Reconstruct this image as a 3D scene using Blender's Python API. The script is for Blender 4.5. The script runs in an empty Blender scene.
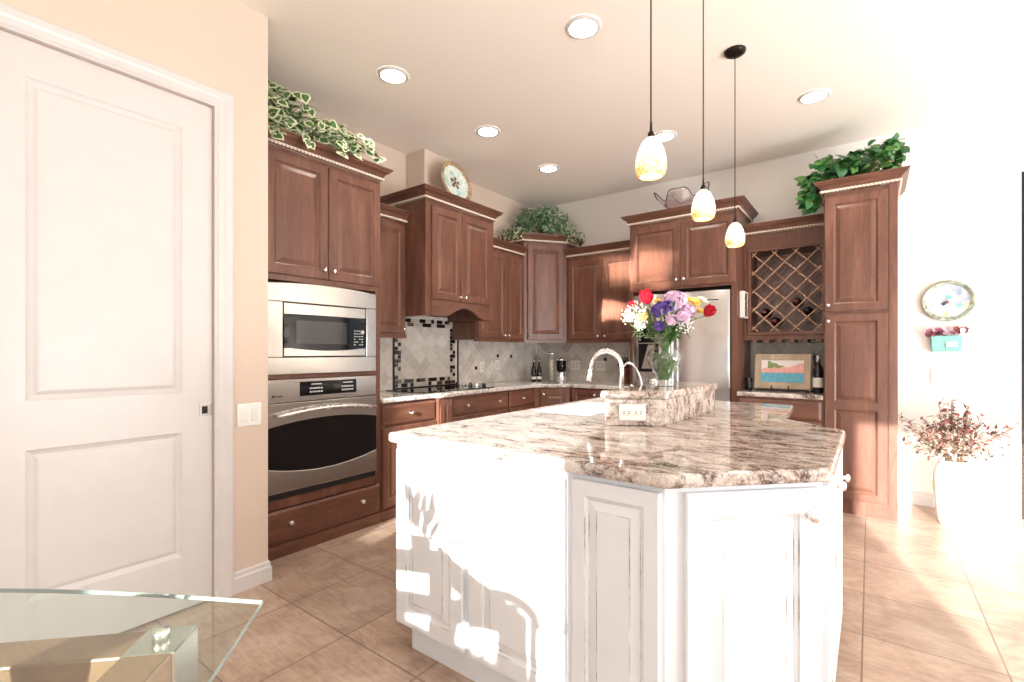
import bpy, math, random
from math import sin, cos, pi, radians, atan2, hypot, sqrt
from mathutils import Vector, Matrix, Euler
from mathutils.geometry import tessellate_polygon

S = bpy.context.scene
COL = S.collection
R = random.Random(7)

# ------------------------------------------------------------------ camera
CH = 1.25
cd = bpy.data.cameras.new('camera')
cd.sensor_width = 36.0
cd.lens = 480.0 / 1024.0 * 36.0
cd.shift_y = 11.0 / 1024.0
cd.clip_start = 0.02
cam = bpy.data.objects.new('camera', cd)
COL.objects.link(cam)
cam.location = (0, 0, CH)
cam.rotation_euler = (radians(90), 0, atan2(358.0, 480.0))
S.camera = cam

# ------------------------------------------------------------------ world, sun, daylight and added lamps
w = bpy.data.worlds.new('daylight_world')
S.world = w
w.use_nodes = True
wn = w.node_tree
wn.nodes['Background'].inputs[0].default_value = (0.86, 0.93, 1.0, 1)
wn.nodes['Background'].inputs[1].default_value = 0.8

SUN_EL = radians(13.0)
sd = bpy.data.lights.new('sun', 'SUN')
sd.energy = 12.0
sd.angle = radians(0.53)
sd.color = (1.0, 0.96, 0.91)
sun = bpy.data.objects.new('sun', sd)
COL.objects.link(sun)
dv = Vector((-0.255 * cos(SUN_EL), 0.967 * cos(SUN_EL), -sin(SUN_EL)))
sun.rotation_euler = dv.to_track_quat('-Z', 'Y').to_euler()
sun.location = (2, -6, 4)


def area(name, loc, direction, sx, sy, energy, color=(1, 1, 1)):
    d = bpy.data.lights.new(name, 'AREA')
    d.shape = 'RECTANGLE'
    d.size = sx
    d.size_y = sy
    d.energy = energy
    d.color = color
    o = bpy.data.objects.new(name, d)
    COL.objects.link(o)
    o.location = loc
    o.rotation_euler = Vector(direction).to_track_quat('-Z', 'Z').to_euler()
    return o


area('window_daylight', (-0.05, -2.9, 1.85), (0, 1, 0.1), 0.85, 1.3, 10, (0.90, 0.95, 1.0))
area('patio_fill', (2.52, -2.85, 0.8), (-0.1, 0.6, 1.2), 1.2, 1.4, 30, (0.93, 0.96, 1.0))  # added lamp, set low and tilted up to brighten the ceiling
area('side_fill', (4.35, 1.7, 0.8), (-0.35, 0.1, 1.4), 3.8, 1.2, 330, (0.96, 0.98, 1.0))  # added upward fill for the ceiling, in place of light off outdoor ground


def glint_lamp(name, target, half_w, half_h, zsrc, energy):
    # added narrow lamp standing in for sun bounced off table glass or granite
    tx, ty, tz = target
    dh = (tz - zsrc) / 0.239
    o = area(name, (tx + 0.255 * dh, ty - 0.967 * dh, zsrc), (-0.255, 0.967, 0.239), half_w * 2, half_h * 2, energy, (1.0, 0.93, 0.84))
    o.data.spread = radians(1.5)
    return o


glint_lamp('table_glint_lamp', (-2.17, 4.81, 2.11), 0.23, 0.15, 0.80, 1.6)
glint_lamp('counter_glint_lamp', (-2.16, 4.81, 1.64), 0.20, 0.13, 0.95, 2.0)
glint_lamp('table_glint_lamp', (-1.69, 4.53, 2.06), 0.20, 0.17, 0.80, 1.6)
S.view_settings.exposure = 0.58
S.cycles.blur_glossy = 0.15
S.view_settings.view_transform = 'Standard'
S.view_settings.look = 'None'
S.view_settings.gamma = 1.0
S.view_settings.use_curve_mapping = False


# ------------------------------------------------------------------ materials
def lin(r, g, b):
    def f(c):
        c /= 255.0
        return c / 12.92 if c <= 0.04045 else ((c + 0.055) / 1.055) ** 2.4
    return (f(r), f(g), f(b), 1.0)


class NT:
    def __init__(self, name):
        self.m = bpy.data.materials.new(name)
        self.m.use_nodes = True
        self.t = self.m.node_tree
        self.b = self.t.nodes['Principled BSDF']
        self.out = self.t.nodes['Material Output']

    def n(self, kind, **kw):
        nd = self.t.nodes.new(kind)
        for k, v in kw.items():
            if k.startswith('i_'):
                key = k[2:].replace('_', ' ')
                nd.inputs[int(key) if key.isdigit() else key].default_value = v
            else:
                setattr(nd, k, v)
        return nd

    def l(self, a, b):
        self.t.links.new(a, b)

    def set(self, **kw):
        for k, v in kw.items():
            self.b.inputs[k.replace('_', ' ')].default_value = v

    def coords(self, scale=(1, 1, 1), rot=(0, 0, 0), src='Object', loc=(0, 0, 0)):
        tc = self.n('ShaderNodeTexCoord')
        mp = self.n('ShaderNodeMapping')
        mp.inputs['Scale'].default_value = scale
        mp.inputs['Rotation'].default_value = rot
        mp.inputs['Location'].default_value = loc
        self.l(tc.outputs[src], mp.inputs[0])
        return mp.outputs[0]

    def ramp(self, fac, stops, interp='LINEAR'):
        r = self.n('ShaderNodeValToRGB')
        e = r.color_ramp.elements
        r.color_ramp.interpolation = interp
        while len(e) < len(stops):
            e.new(0.5)
        for q, (p, c) in zip(e, stops):
            q.position = p
            q.color = c
        self.l(fac, r.inputs[0])
        return r.outputs[0]

    def noise(self, vec, scale, detail=4, rough=0.55, dist=0.0):
        n = self.n('ShaderNodeTexNoise')
        n.inputs['Scale'].default_value = scale
        n.inputs['Detail'].default_value = detail
        n.inputs['Roughness'].default_value = rough
        n.inputs['Distortion'].default_value = dist
        self.l(vec, n.inputs['Vector'])
        return n.outputs['Fac']

    def mix(self, fac, a, b, blend='MIX'):
        m = self.n('ShaderNodeMix', data_type='RGBA', blend_type=blend)
        for sock, v in ((m.inputs[0], fac), (m.inputs[6], a), (m.inputs[7], b)):
            if hasattr(v, 'is_output'):
                self.l(v, sock)
            else:
                sock.default_value = v
        return m.outputs[2]

    def bump(self, h, strength=0.2, dist=0.01):
        b = self.n('ShaderNodeBump')
        b.inputs['Strength'].default_value = strength
        b.inputs['Distance'].default_value = dist
        self.l(h, b.inputs['Height'])
        self.l(b.outputs[0], self.b.inputs['Normal'])


def plain(name, col, rough=0.5, metal=0.0, **kw):
    t = NT(name)
    t.set(Base_Color=col, Roughness=rough, Metallic=metal)
    # a faint procedural unevenness so no surface is perfectly flat in tone
    v = t.coords()
    f = t.noise(v, 9.0, 3)
    d = tuple(c * 0.9 for c in col[:3]) + (1,)
    t.l(t.mix(f, col, d), t.b.inputs['Base Color'])
    for k, x in kw.items():
        t.b.inputs[k.replace('_', ' ')].default_value = x
    return t.m


def wood_mat(name, dark, mid, light, rough=0.32, horizontal=False):
    t = NT(name)
    sc = (2.0, 14, 14) if horizontal else (14, 14, 1.6)
    oi = t.n('ShaderNodeObjectInfo')
    v0 = t.coords(sc)
    ad = t.n('ShaderNodeVectorMath', operation='ADD')
    t.l(v0, ad.inputs[0])
    cm = t.n('ShaderNodeCombineXYZ')
    ml = t.n('ShaderNodeMath', operation='MULTIPLY')
    ml.inputs[1].default_value = 40.0
    t.l(oi.outputs['Random'], ml.inputs[0])
    t.l(ml.outputs[0], cm.inputs[0])
    t.l(ml.outputs[0], cm.inputs[2])
    t.l(cm.outputs[0], ad.inputs[1])
    v = ad.outputs[0]
    f = t.noise(v, 1.0, 6, 0.6, 0.6)
    g = t.noise(v, 7.0, 3, 0.6, 0.3)
    c1 = t.ramp(f, [(0.25, dark), (0.5, mid), (0.78, light)])
    c = t.mix(0.22, c1, t.ramp(g, [(0.3, dark), (0.7, light)]))
    t.l(c, t.b.inputs['Base Color'])
    t.set(Roughness=rough)
    t.b.inputs['Specular IOR Level'].default_value = 0.45
    t.bump(g, 0.05, 0.002)
    return t.m


WD = (lin(80, 50, 39), lin(108, 70, 55), lin(138, 96, 78))
M = {}
M['wood'] = wood_mat('cherry_wood', *WD)
M['wood_h'] = wood_mat('cherry_wood_crossgrain', *WD, horizontal=True)
M['wood_in'] = wood_mat('cabinet_interior_wood', lin(128, 104, 96), lin(152, 128, 120), lin(172, 150, 142), 0.5)
M['slat'] = wood_mat('lattice_wood', lin(168, 124, 96), lin(190, 146, 116), lin(206, 164, 132), 0.45)
M['block'] = wood_mat('knife_block_wood', lin(90, 48, 34), lin(112, 62, 44), lin(130, 76, 56), 0.4)
M['frame_wood'] = wood_mat('pale_frame_wood', lin(150, 128, 104), lin(176, 156, 132), lin(198, 180, 156), 0.6)


def wall_mat(name, col, bs=0.12):
    t = NT(name)
    v = t.coords()
    f = t.noise(v, 60, 4, 0.6)
    g = t.noise(v, 1.2, 2)
    c2 = tuple(x * 0.955 for x in col[:3]) + (1,)
    t.l(t.mix(g, col, c2), t.b.inputs['Base Color'])
    t.set(Roughness=0.75)
    t.bump(f, bs, 0.004)
    return t.m


M['wall'] = wall_mat('cream_wall_paint', lin(220, 200, 183))
M['wall_lit'] = wall_mat('sunlit_wall_paint', lin(246, 240, 233))  # cream wall paint whitened in colour for the sun-blown back wall
M['ceiling'] = wall_mat('textured_ceiling_paint', lin(252, 243, 232), 0.25)
M['white'] = plain('white_gloss_paint', lin(218, 213, 210), 0.35)
M['white2'] = plain('white_plastic', lin(245, 243, 238), 0.35)


def tile_floor():
    t = NT('stone_floor_tile')
    v = t.coords((1, 1, 1), src='Object', loc=(0.026, -1.258, 0))
    b = t.n('ShaderNodeTexBrick')
    b.offset = 0.0
    b.squash = 1.0
    b.inputs['Scale'].default_value = 1.0
    b.inputs['Brick Width'].default_value = 0.457
    b.inputs['Row Height'].default_value = 0.457
    b.inputs['Mortar Size'].default_value = 0.0036
    b.inputs['Mortar Smooth'].default_value = 0.15
    b.inputs['Color1'].default_value = (0.0, 0, 0, 1)
    b.inputs['Color2'].default_value = (1, 1, 1, 1)
    t.l(v, b.inputs['Vector'])
    v2 = t.coords((1, 1, 1))
    n1 = t.noise(v2, 4.2, 9, 0.68, 0.6)
    v3 = t.coords((1.0, 5.0, 1), rot=(0, 0, 0.5))
    n2 = t.noise(v3, 9.0, 6, 0.65, 1.0)
    c = t.ramp(n1, [(0.30, lin(146, 120, 102)), (0.5, lin(180, 154, 135)), (0.70, lin(206, 186, 169))])
    c = t.mix(0.35, c, t.ramp(n2, [(0.35, lin(118, 95, 80)), (0.6, lin(188, 164, 146))]))
    tint = t.mix(0.10, c, b.outputs['Color'], 'OVERLAY')
    c = t.mix(b.outputs['Fac'], tint, lin(128, 107, 93))
    t.l(c, t.b.inputs['Base Color'])
    r = t.ramp(n2, [(0.3, (0.30, 0.30, 0.30, 1)), (0.7, (0.42, 0.42, 0.42, 1))])
    t.l(r, t.b.inputs['Roughness'])
    inv = t.n('ShaderNodeMath', operation='SUBTRACT')
    inv.inputs[0].default_value = 1.0
    t.l(b.outputs['Fac'], inv.inputs[1])
    t.bump(inv.outputs[0], 0.35, 0.004)
    return t.m


M['floor'] = tile_floor()


def granite(name, warm, rot, vein=1.0):
    t = NT(name)
    v = t.coords((1, 1, 1))
    vs = t.coords((1.0, 2.1, 1.5), rot=(0, 0, rot))
    big = t.noise(vs, 2.6, 6, 0.6, 1.4)
    mid = t.noise(vs, 8.5, 9, 0.74, 0.9)
    fine = t.noise(v, 95.0, 4, 0.65)
    vo = t.n('ShaderNodeTexVoronoi')
    vo.inputs['Scale'].default_value = 140.0
    t.l(v, vo.inputs['Vector'])
    base = t.ramp(mid, [(0.30, lin(104, 92, 88)), (0.41, lin(178, 168, 162)), (0.50, lin(220, 214, 208)), (0.70, lin(240, 237, 234))])
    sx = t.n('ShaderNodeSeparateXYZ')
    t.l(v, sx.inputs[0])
    mr = t.n('ShaderNodeMapRange')  # paler sunlit left and browner shaded right put into stone colour along x
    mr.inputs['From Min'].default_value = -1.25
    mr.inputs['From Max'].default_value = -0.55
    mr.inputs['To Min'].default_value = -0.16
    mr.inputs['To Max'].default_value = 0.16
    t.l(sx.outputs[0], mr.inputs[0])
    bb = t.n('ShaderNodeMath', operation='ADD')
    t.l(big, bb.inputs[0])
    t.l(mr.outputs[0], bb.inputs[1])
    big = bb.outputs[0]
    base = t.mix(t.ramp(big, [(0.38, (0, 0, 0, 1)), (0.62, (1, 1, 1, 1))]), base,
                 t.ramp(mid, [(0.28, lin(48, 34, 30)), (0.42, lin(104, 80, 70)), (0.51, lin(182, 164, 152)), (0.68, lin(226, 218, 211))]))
    dk = t.ramp(mid, [(0.34, (1, 1, 1, 1)), (0.41, (0, 0, 0, 1))])
    base = t.mix(dk, base, lin(52, 38, 36))
    spk = t.ramp(fine, [(0.33, (1, 1, 1, 1)), (0.42, (0, 0, 0, 1))])
    m2 = t.n('ShaderNodeMath', operation='MULTIPLY')
    m2.inputs[1].default_value = 0.75
    t.l(spk, m2.inputs[0])
    base = t.mix(m2.outputs[0], base, lin(86, 78, 84))
    cr = t.ramp(vo.outputs['Color'], [(0.55, (0, 0, 0, 1)), (0.8, (1, 1, 1, 1))])
    m3 = t.n('ShaderNodeMath', operation='MULTIPLY')
    m3.inputs[1].default_value = 0.35
    t.l(cr, m3.inputs[0])
    base = t.mix(m3.outputs[0], base, lin(244, 240, 234))
    t.l(base, t.b.inputs['Base Color'])
    t.set(Roughness=0.06)
    t.b.inputs['Specular IOR Level'].default_value = 0.6
    return t.m


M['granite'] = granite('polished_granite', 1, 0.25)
M['granite_v'] = granite('polished_granite_slab', 1, 0.25)


def splash(name):
    t = NT(name)
    tc = t.n('ShaderNodeTexCoord')
    sp = t.n('ShaderNodeSeparateXYZ')
    t.l(tc.outputs['Object'], sp.inputs[0])
    cb = t.n('ShaderNodeCombineXYZ')
    t.l(sp.outputs[0], cb.inputs[0])
    t.l(sp.outputs[2], cb.inputs[1])
    mp = t.n('ShaderNodeMapping')
    mp.inputs['Rotation'].default_value = (0, 0, radians(45))
    mp.inputs['Location'].default_value = (0.03, 0.02, 0)
    t.l(cb.outputs[0], mp.inputs[0])
    b = t.n('ShaderNodeTexBrick')
    b.offset = 0.0
    b.inputs['Scale'].default_value = 1.0
    b.inputs['Brick Width'].default_value = 0.102
    b.inputs['Row Height'].default_value = 0.102
    b.inputs['Mortar Size'].default_value = 0.0035
    b.inputs['Mortar Smooth'].default_value = 0.3
    b.inputs['Color1'].default_value = lin(194, 186, 178)
    b.inputs['Color2'].default_value = lin(236, 230, 223)
    b.inputs['Mortar'].default_value = lin(222, 216, 206)
    t.l(mp.outputs[0], b.inputs['Vector'])
    n = t.noise(tc.outputs['Object'], 22, 6, 0.65)
    c = t.mix(0.3, b.outputs['Color'], t.ramp(n, [(0.3, lin(150, 138, 128)), (0.7, lin(224, 216, 206))]))
    t.l(c, t.b.inputs['Base Color'])
    t.set(Roughness=0.35)
    inv = t.n('ShaderNodeMath', operation='SUBTRACT')
    inv.inputs[0].default_value = 1.0
    t.l(b.outputs['Fac'], inv.inputs[1])
    t.bump(inv.outputs[0], 0.4, 0.003)
    return t.m


M['splash'] = splash('diagonal_stone_tile')


def steel(name, vec_scale, rough=0.24, col=(0.56, 0.52, 0.48, 1)):
    t = NT(name)
    v = t.coords(vec_scale)
    f = t.noise(v, 3.0, 4, 0.6)
    t.l(t.ramp(f, [(0.3, (rough * 0.85,) * 3 + (1,)), (0.7, (rough * 1.2,) * 3 + (1,))]), t.b.inputs['Roughness'])
    t.set(Base_Color=col, Metallic=1.0)
    t.bump(f, 0.006, 0.0006)
    return t.m


M['steel'] = steel('brushed_steel', (2, 2, 140), 0.2)
M['steel_v'] = steel('brushed_steel_upright', (70, 70, 1), 0.17, (0.68, 0.68, 0.69, 1))
M['nickel'] = steel('satin_nickel', (4, 4, 4), 0.26, (0.86, 0.86, 0.86, 1))
M['black_glass'] = plain('black_glass', (0.006, 0.006, 0.007, 1), 0.06, Specular_IOR_Level=0.35)
M['window_dark'] = plain('dark_oven_window', (0.010, 0.008, 0.008, 1), 0.10, Specular_IOR_Level=0.22)
M['micro_window'] = plain('microwave_window', (0.035, 0.035, 0.037, 1), 0.08)
M['black'] = plain('black_plastic', (0.012, 0.012, 0.013, 1), 0.4)
M['dark_metal'] = plain('dark_bronze_metal', lin(48, 40, 36), 0.35, 0.8)
M['print'] = plain('pale_print', lin(205, 205, 205), 0.5)
M['red_mark'] = plain('dark_emblem', lin(90, 40, 40), 0.5)
M['bead_lt'] = None


def rope_mat():
    t = NT('rope_bead_paint')
    v = t.coords((1, 1, 1))
    wv = t.n('ShaderNodeTexWave', wave_type='BANDS', bands_direction='DIAGONAL')
    wv.inputs['Scale'].default_value = 26.0
    t.l(v, wv.inputs['Vector'])
    c = t.ramp(wv.outputs['Fac'], [(0.1, lin(176, 146, 126)), (0.4, lin(238, 226, 210))])
    t.l(c, t.b.inputs['Base Color'])
    t.set(Roughness=0.45)
    return t.m


M['rope'] = rope_mat()


def island_white():
    t = NT('antiqued_white_paint')
    v = t.coords((1, 1, 1))
    f = t.noise(v, 6, 4)
    t.l(t.mix(f, lin(236, 238, 242), lin(226, 230, 236)), t.b.inputs['Base Color'])
    t.set(Roughness=0.38)
    return t.m


def glaze():
    t = NT('antique_glaze_line')
    v = t.coords((9, 9, 9))
    f = t.noise(v, 1.0, 4)
    t.l(t.ramp(f, [(0.33, lin(130, 128, 126)), (0.45, lin(206, 206, 206)), (0.6, lin(232, 233, 234))]), t.b.inputs['Base Color'])
    t.set(Roughness=0.5)
    return t.m


M['island'] = island_white()
M['glaze'] = glaze()


def clear_glass(name, tint, edge=0.0, ior=1.45, refl=1.0, rim=None):
    t = NT(name)
    tr = t.n('ShaderNodeBsdfTransparent')
    tr.inputs[0].default_value = tint
    if rim:
        la = t.n('ShaderNodeLayerWeight')
        la.inputs[0].default_value = 0.35
        t.l(t.ramp(la.outputs['Facing'], [(0.35, tint), (0.95, rim)]), tr.inputs[0])
    gl = t.n('ShaderNodeBsdfGlossy')
    gl.inputs['Roughness'].default_value = 0.02
    gl.inputs['Color'].default_value = (refl, refl, refl, 1)
    fr = t.n('ShaderNodeFresnel')
    fr.inputs['IOR'].default_value = ior
    mx = t.n('ShaderNodeMixShader')
    lw = t.n('ShaderNodeMath', operation='ADD')
    lw.inputs[1].default_value = edge
    t.l(fr.outputs[0], lw.inputs[0])
    ge = t.n('ShaderNodeNewGeometry')
    fm_ = t.n('ShaderNodeMath', operation='SUBTRACT')
    fm_.inputs[0].default_value = 1.0
    t.l(ge.outputs['Backfacing'], fm_.inputs[1])
    mu = t.n('ShaderNodeMath', operation='MULTIPLY')
    t.l(lw.outputs[0], mu.inputs[0])
    t.l(fm_.outputs[0], mu.inputs[1])
    t.l(mu.outputs[0], mx.inputs[0])
    t.l(tr.outputs[0], mx.inputs[1])
    t.l(gl.outputs[0], mx.inputs[2])
    t.l(mx.outputs[0], t.out.inputs[0])
    return t.m


M['glass'] = clear_glass('clear_glass', (0.95, 0.97, 0.955, 1), 0.05, rim=(0.42, 0.50, 0.47, 1))
M['table_glass'] = clear_glass('tabletop_glass', (0.90, 0.95, 0.92, 1), 0.0, 1.5)
M['pane'] = clear_glass('window_pane_glass', (0.97, 0.98, 0.98, 1))
M['glass_edge'] = plain('polished_glass_edge', lin(134, 146, 141), 0.12)
M['art_glass'] = clear_glass('smoky_art_glass', (0.94, 0.90, 0.92, 1), 0.24, rim=(0.62, 0.52, 0.57, 1))


def emit(name, col, strength):
    t = NT(name)
    t.set(Base_Color=col, Roughness=0.4)
    t.b.inputs['Emission Color'].default_value = col
    t.b.inputs['Emission Strength'].default_value = strength
    return t.m


M['lamp'] = emit('lamp_lens', (1, 0.95, 0.86, 1), 14.0)


def pendant_glass():
    t = NT('mottled_amber_glass')
    v = t.coords((1, 1, 1.6))
    f0 = t.noise(v, 26, 5, 0.65, 1.4)
    sz = t.n('ShaderNodeSeparateXYZ')
    t.l(v, sz.inputs[0])
    mr = t.n('ShaderNodeMapRange')
    mr.inputs['From Min'].default_value = 0.0
    mr.inputs['From Max'].default_value = 0.16
    mr.inputs['To Min'].default_value = -0.10
    mr.inputs['To Max'].default_value = 0.24
    t.l(sz.outputs[2], mr.inputs[0])
    ad = t.n('ShaderNodeMath', operation='ADD')
    t.l(f0, ad.inputs[0])
    t.l(mr.outputs[0], ad.inputs[1])
    f = ad.outputs[0]
    c = t.ramp(f, [(0.32, lin(226, 160, 84)), (0.48, lin(250, 214, 150)), (0.62, lin(255, 244, 222))])
    t.l(c, t.b.inputs['Base Color'])
    t.l(c, t.b.inputs['Emission Color'])
    t.b.inputs['Emission Strength'].default_value = 0.62
    t.set(Roughness=0.2)
    return t.m


M['pendant'] = pendant_glass()


def leaf_mat(name, a, b, rough=0.4):
    t = NT(name)
    v = t.coords((1, 1, 1))
    f = t.noise(v, 30, 3)
    t.l(t.mix(f, a, b), t.b.inputs['Base Color'])
    t.set(Roughness=rough)
    return t.m


M['leaf'] = leaf_mat('ivy_leaf_green', lin(40, 84, 40), lin(92, 134, 72))
M['leaf_rim'] = leaf_mat('ivy_leaf_cream_edge', lin(206, 210, 168), lin(228, 228, 196))
M['leaf_teal'] = leaf_mat('blue_green_leaf', lin(66, 128, 98), lin(150, 192, 160))
M['leaf_dark'] = leaf_mat('deep_green_leaf', lin(18, 70, 34), lin(62, 128, 66), 0.3)
M['leaf_mid'] = leaf_mat('fresh_green_leaf', lin(66, 124, 58), lin(128, 172, 96), 0.3)
M['stem'] = leaf_mat('green_stem', lin(58, 96, 44), lin(104, 140, 72))
M['twig'] = leaf_mat('dry_stem', lin(120, 92, 66), lin(150, 120, 92), 0.7)
M['basket'] = leaf_mat('wicker', lin(92, 58, 40), lin(128, 88, 60), 0.7)
M['red'] = leaf_mat('red_petal', lin(186, 18, 44), lin(222, 40, 62), 0.5)
M['pink'] = leaf_mat('pale_pink_petal', lin(246, 206, 234), lin(255, 238, 250), 0.6)
M['lilac'] = leaf_mat('lilac_petal', lin(234, 192, 228), lin(248, 222, 244), 0.6)
M['purple'] = leaf_mat('purple_petal', lin(96, 70, 156), lin(136, 108, 192), 0.6)
M['yellow'] = leaf_mat('yellow_petal', lin(236, 204, 70), lin(246, 226, 120), 0.6)
M['cream'] = leaf_mat('cream_petal', lin(240, 234, 224), lin(250, 246, 240), 0.6)
M['coral'] = leaf_mat('coral_petal', lin(232, 150, 120), lin(240, 178, 146), 0.6)
M['dry_pink'] = leaf_mat('dried_pink_leaf', lin(150, 76, 80), lin(190, 120, 118), 0.7)
M['dry_brown'] = leaf_mat('dried_brown_leaf', lin(70, 44, 40), lin(110, 76, 66), 0.7)
M['dry_pale'] = leaf_mat('dried_pale_leaf', lin(170, 150, 130), lin(214, 200, 184), 0.7)
M['wine_red'] = plain('burgundy_foil', lin(120, 22, 40), 0.3)
M['bottle'] = plain('dark_bottle_glass', lin(24, 26, 22), 0.06)
M['paper'] = plain('paper_label', lin(236, 232, 222), 0.6)
M['ceramic'] = plain('white_ceramic', lin(240, 238, 230), 0.2)
M['teal'] = leaf_mat('teal_glaze', lin(96, 176, 170), lin(150, 208, 202), 0.3)


def plate_glaze(name, stops, scale):
    t = NT(name)
    v = t.coords((1, 1, 1))
    f = t.noise(v, scale, 5, 0.6, 1.5)
    t.l(t.ramp(f, stops), t.b.inputs['Base Color'])
    t.set(Roughness=0.25)
    return t.m


M['plate_a'] = plate_glaze('mottled_aqua_glaze', [(0.3, lin(120, 170, 168)), (0.5, lin(206, 220, 212)), (0.62, lin(228, 228, 214)), (0.8, lin(196, 200, 186))], 14)
M['plate_rim'] = plate_glaze('bronze_rim_glaze', [(0.3, lin(112, 82, 58)), (0.55, lin(176, 148, 116)), (0.75, lin(206, 190, 160))], 18)
M['plate_b'] = plate_glaze('blue_pearl_glaze', [(0.28, lin(96, 150, 150)), (0.42, lin(176, 190, 216)), (0.56, lin(226, 224, 214)), (0.66, lin(214, 186, 150)), (0.8, lin(150, 176, 190))], 8)
M['rim_b'] = plate_glaze('verdigris_rim', [(0.35, lin(110, 112, 92)), (0.6, lin(178, 190, 172)), (0.8, lin(214, 218, 200))], 16)
M['petal_brown'] = plain('brown_motif_glaze', lin(120, 82, 52), 0.3)
M['navy'] = plain('navy_glaze', lin(54, 66, 110), 0.3)
M['sky_p'] = plain('picture_sky', lin(232, 226, 220), 0.6)
M['sea_p'] = leaf_mat('picture_sea', lin(40, 128, 158), lin(120, 190, 206), 0.6)
M['hill_p'] = leaf_mat('picture_hill', lin(96, 120, 70), lin(150, 160, 104), 0.6)
M['town_p'] = leaf_mat('picture_town', lin(206, 120, 120), lin(240, 200, 184), 0.6)
M['tile_blk'] = plain('black_mosaic_tile', lin(30, 26, 26), 0.12)
M['tile_brn'] = plain('brown_mosaic_tile', lin(86, 66, 58), 0.2)
M['tile_lt'] = plain('pale_mosaic_tile', lin(198, 188, 176), 0.3)
M['table_steel'] = steel('brushed_table_steel', (9, 9, 2), 0.22, (0.66, 0.62, 0.57, 1))
M['travertine'] = wood_mat('table_frame_wood', lin(120, 90, 70), lin(144, 110, 86), lin(166, 132, 106), 0.35, horizontal=True)
M['seat'] = plain('cream_seat_fabric', lin(222, 206, 184), 0.8)


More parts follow.
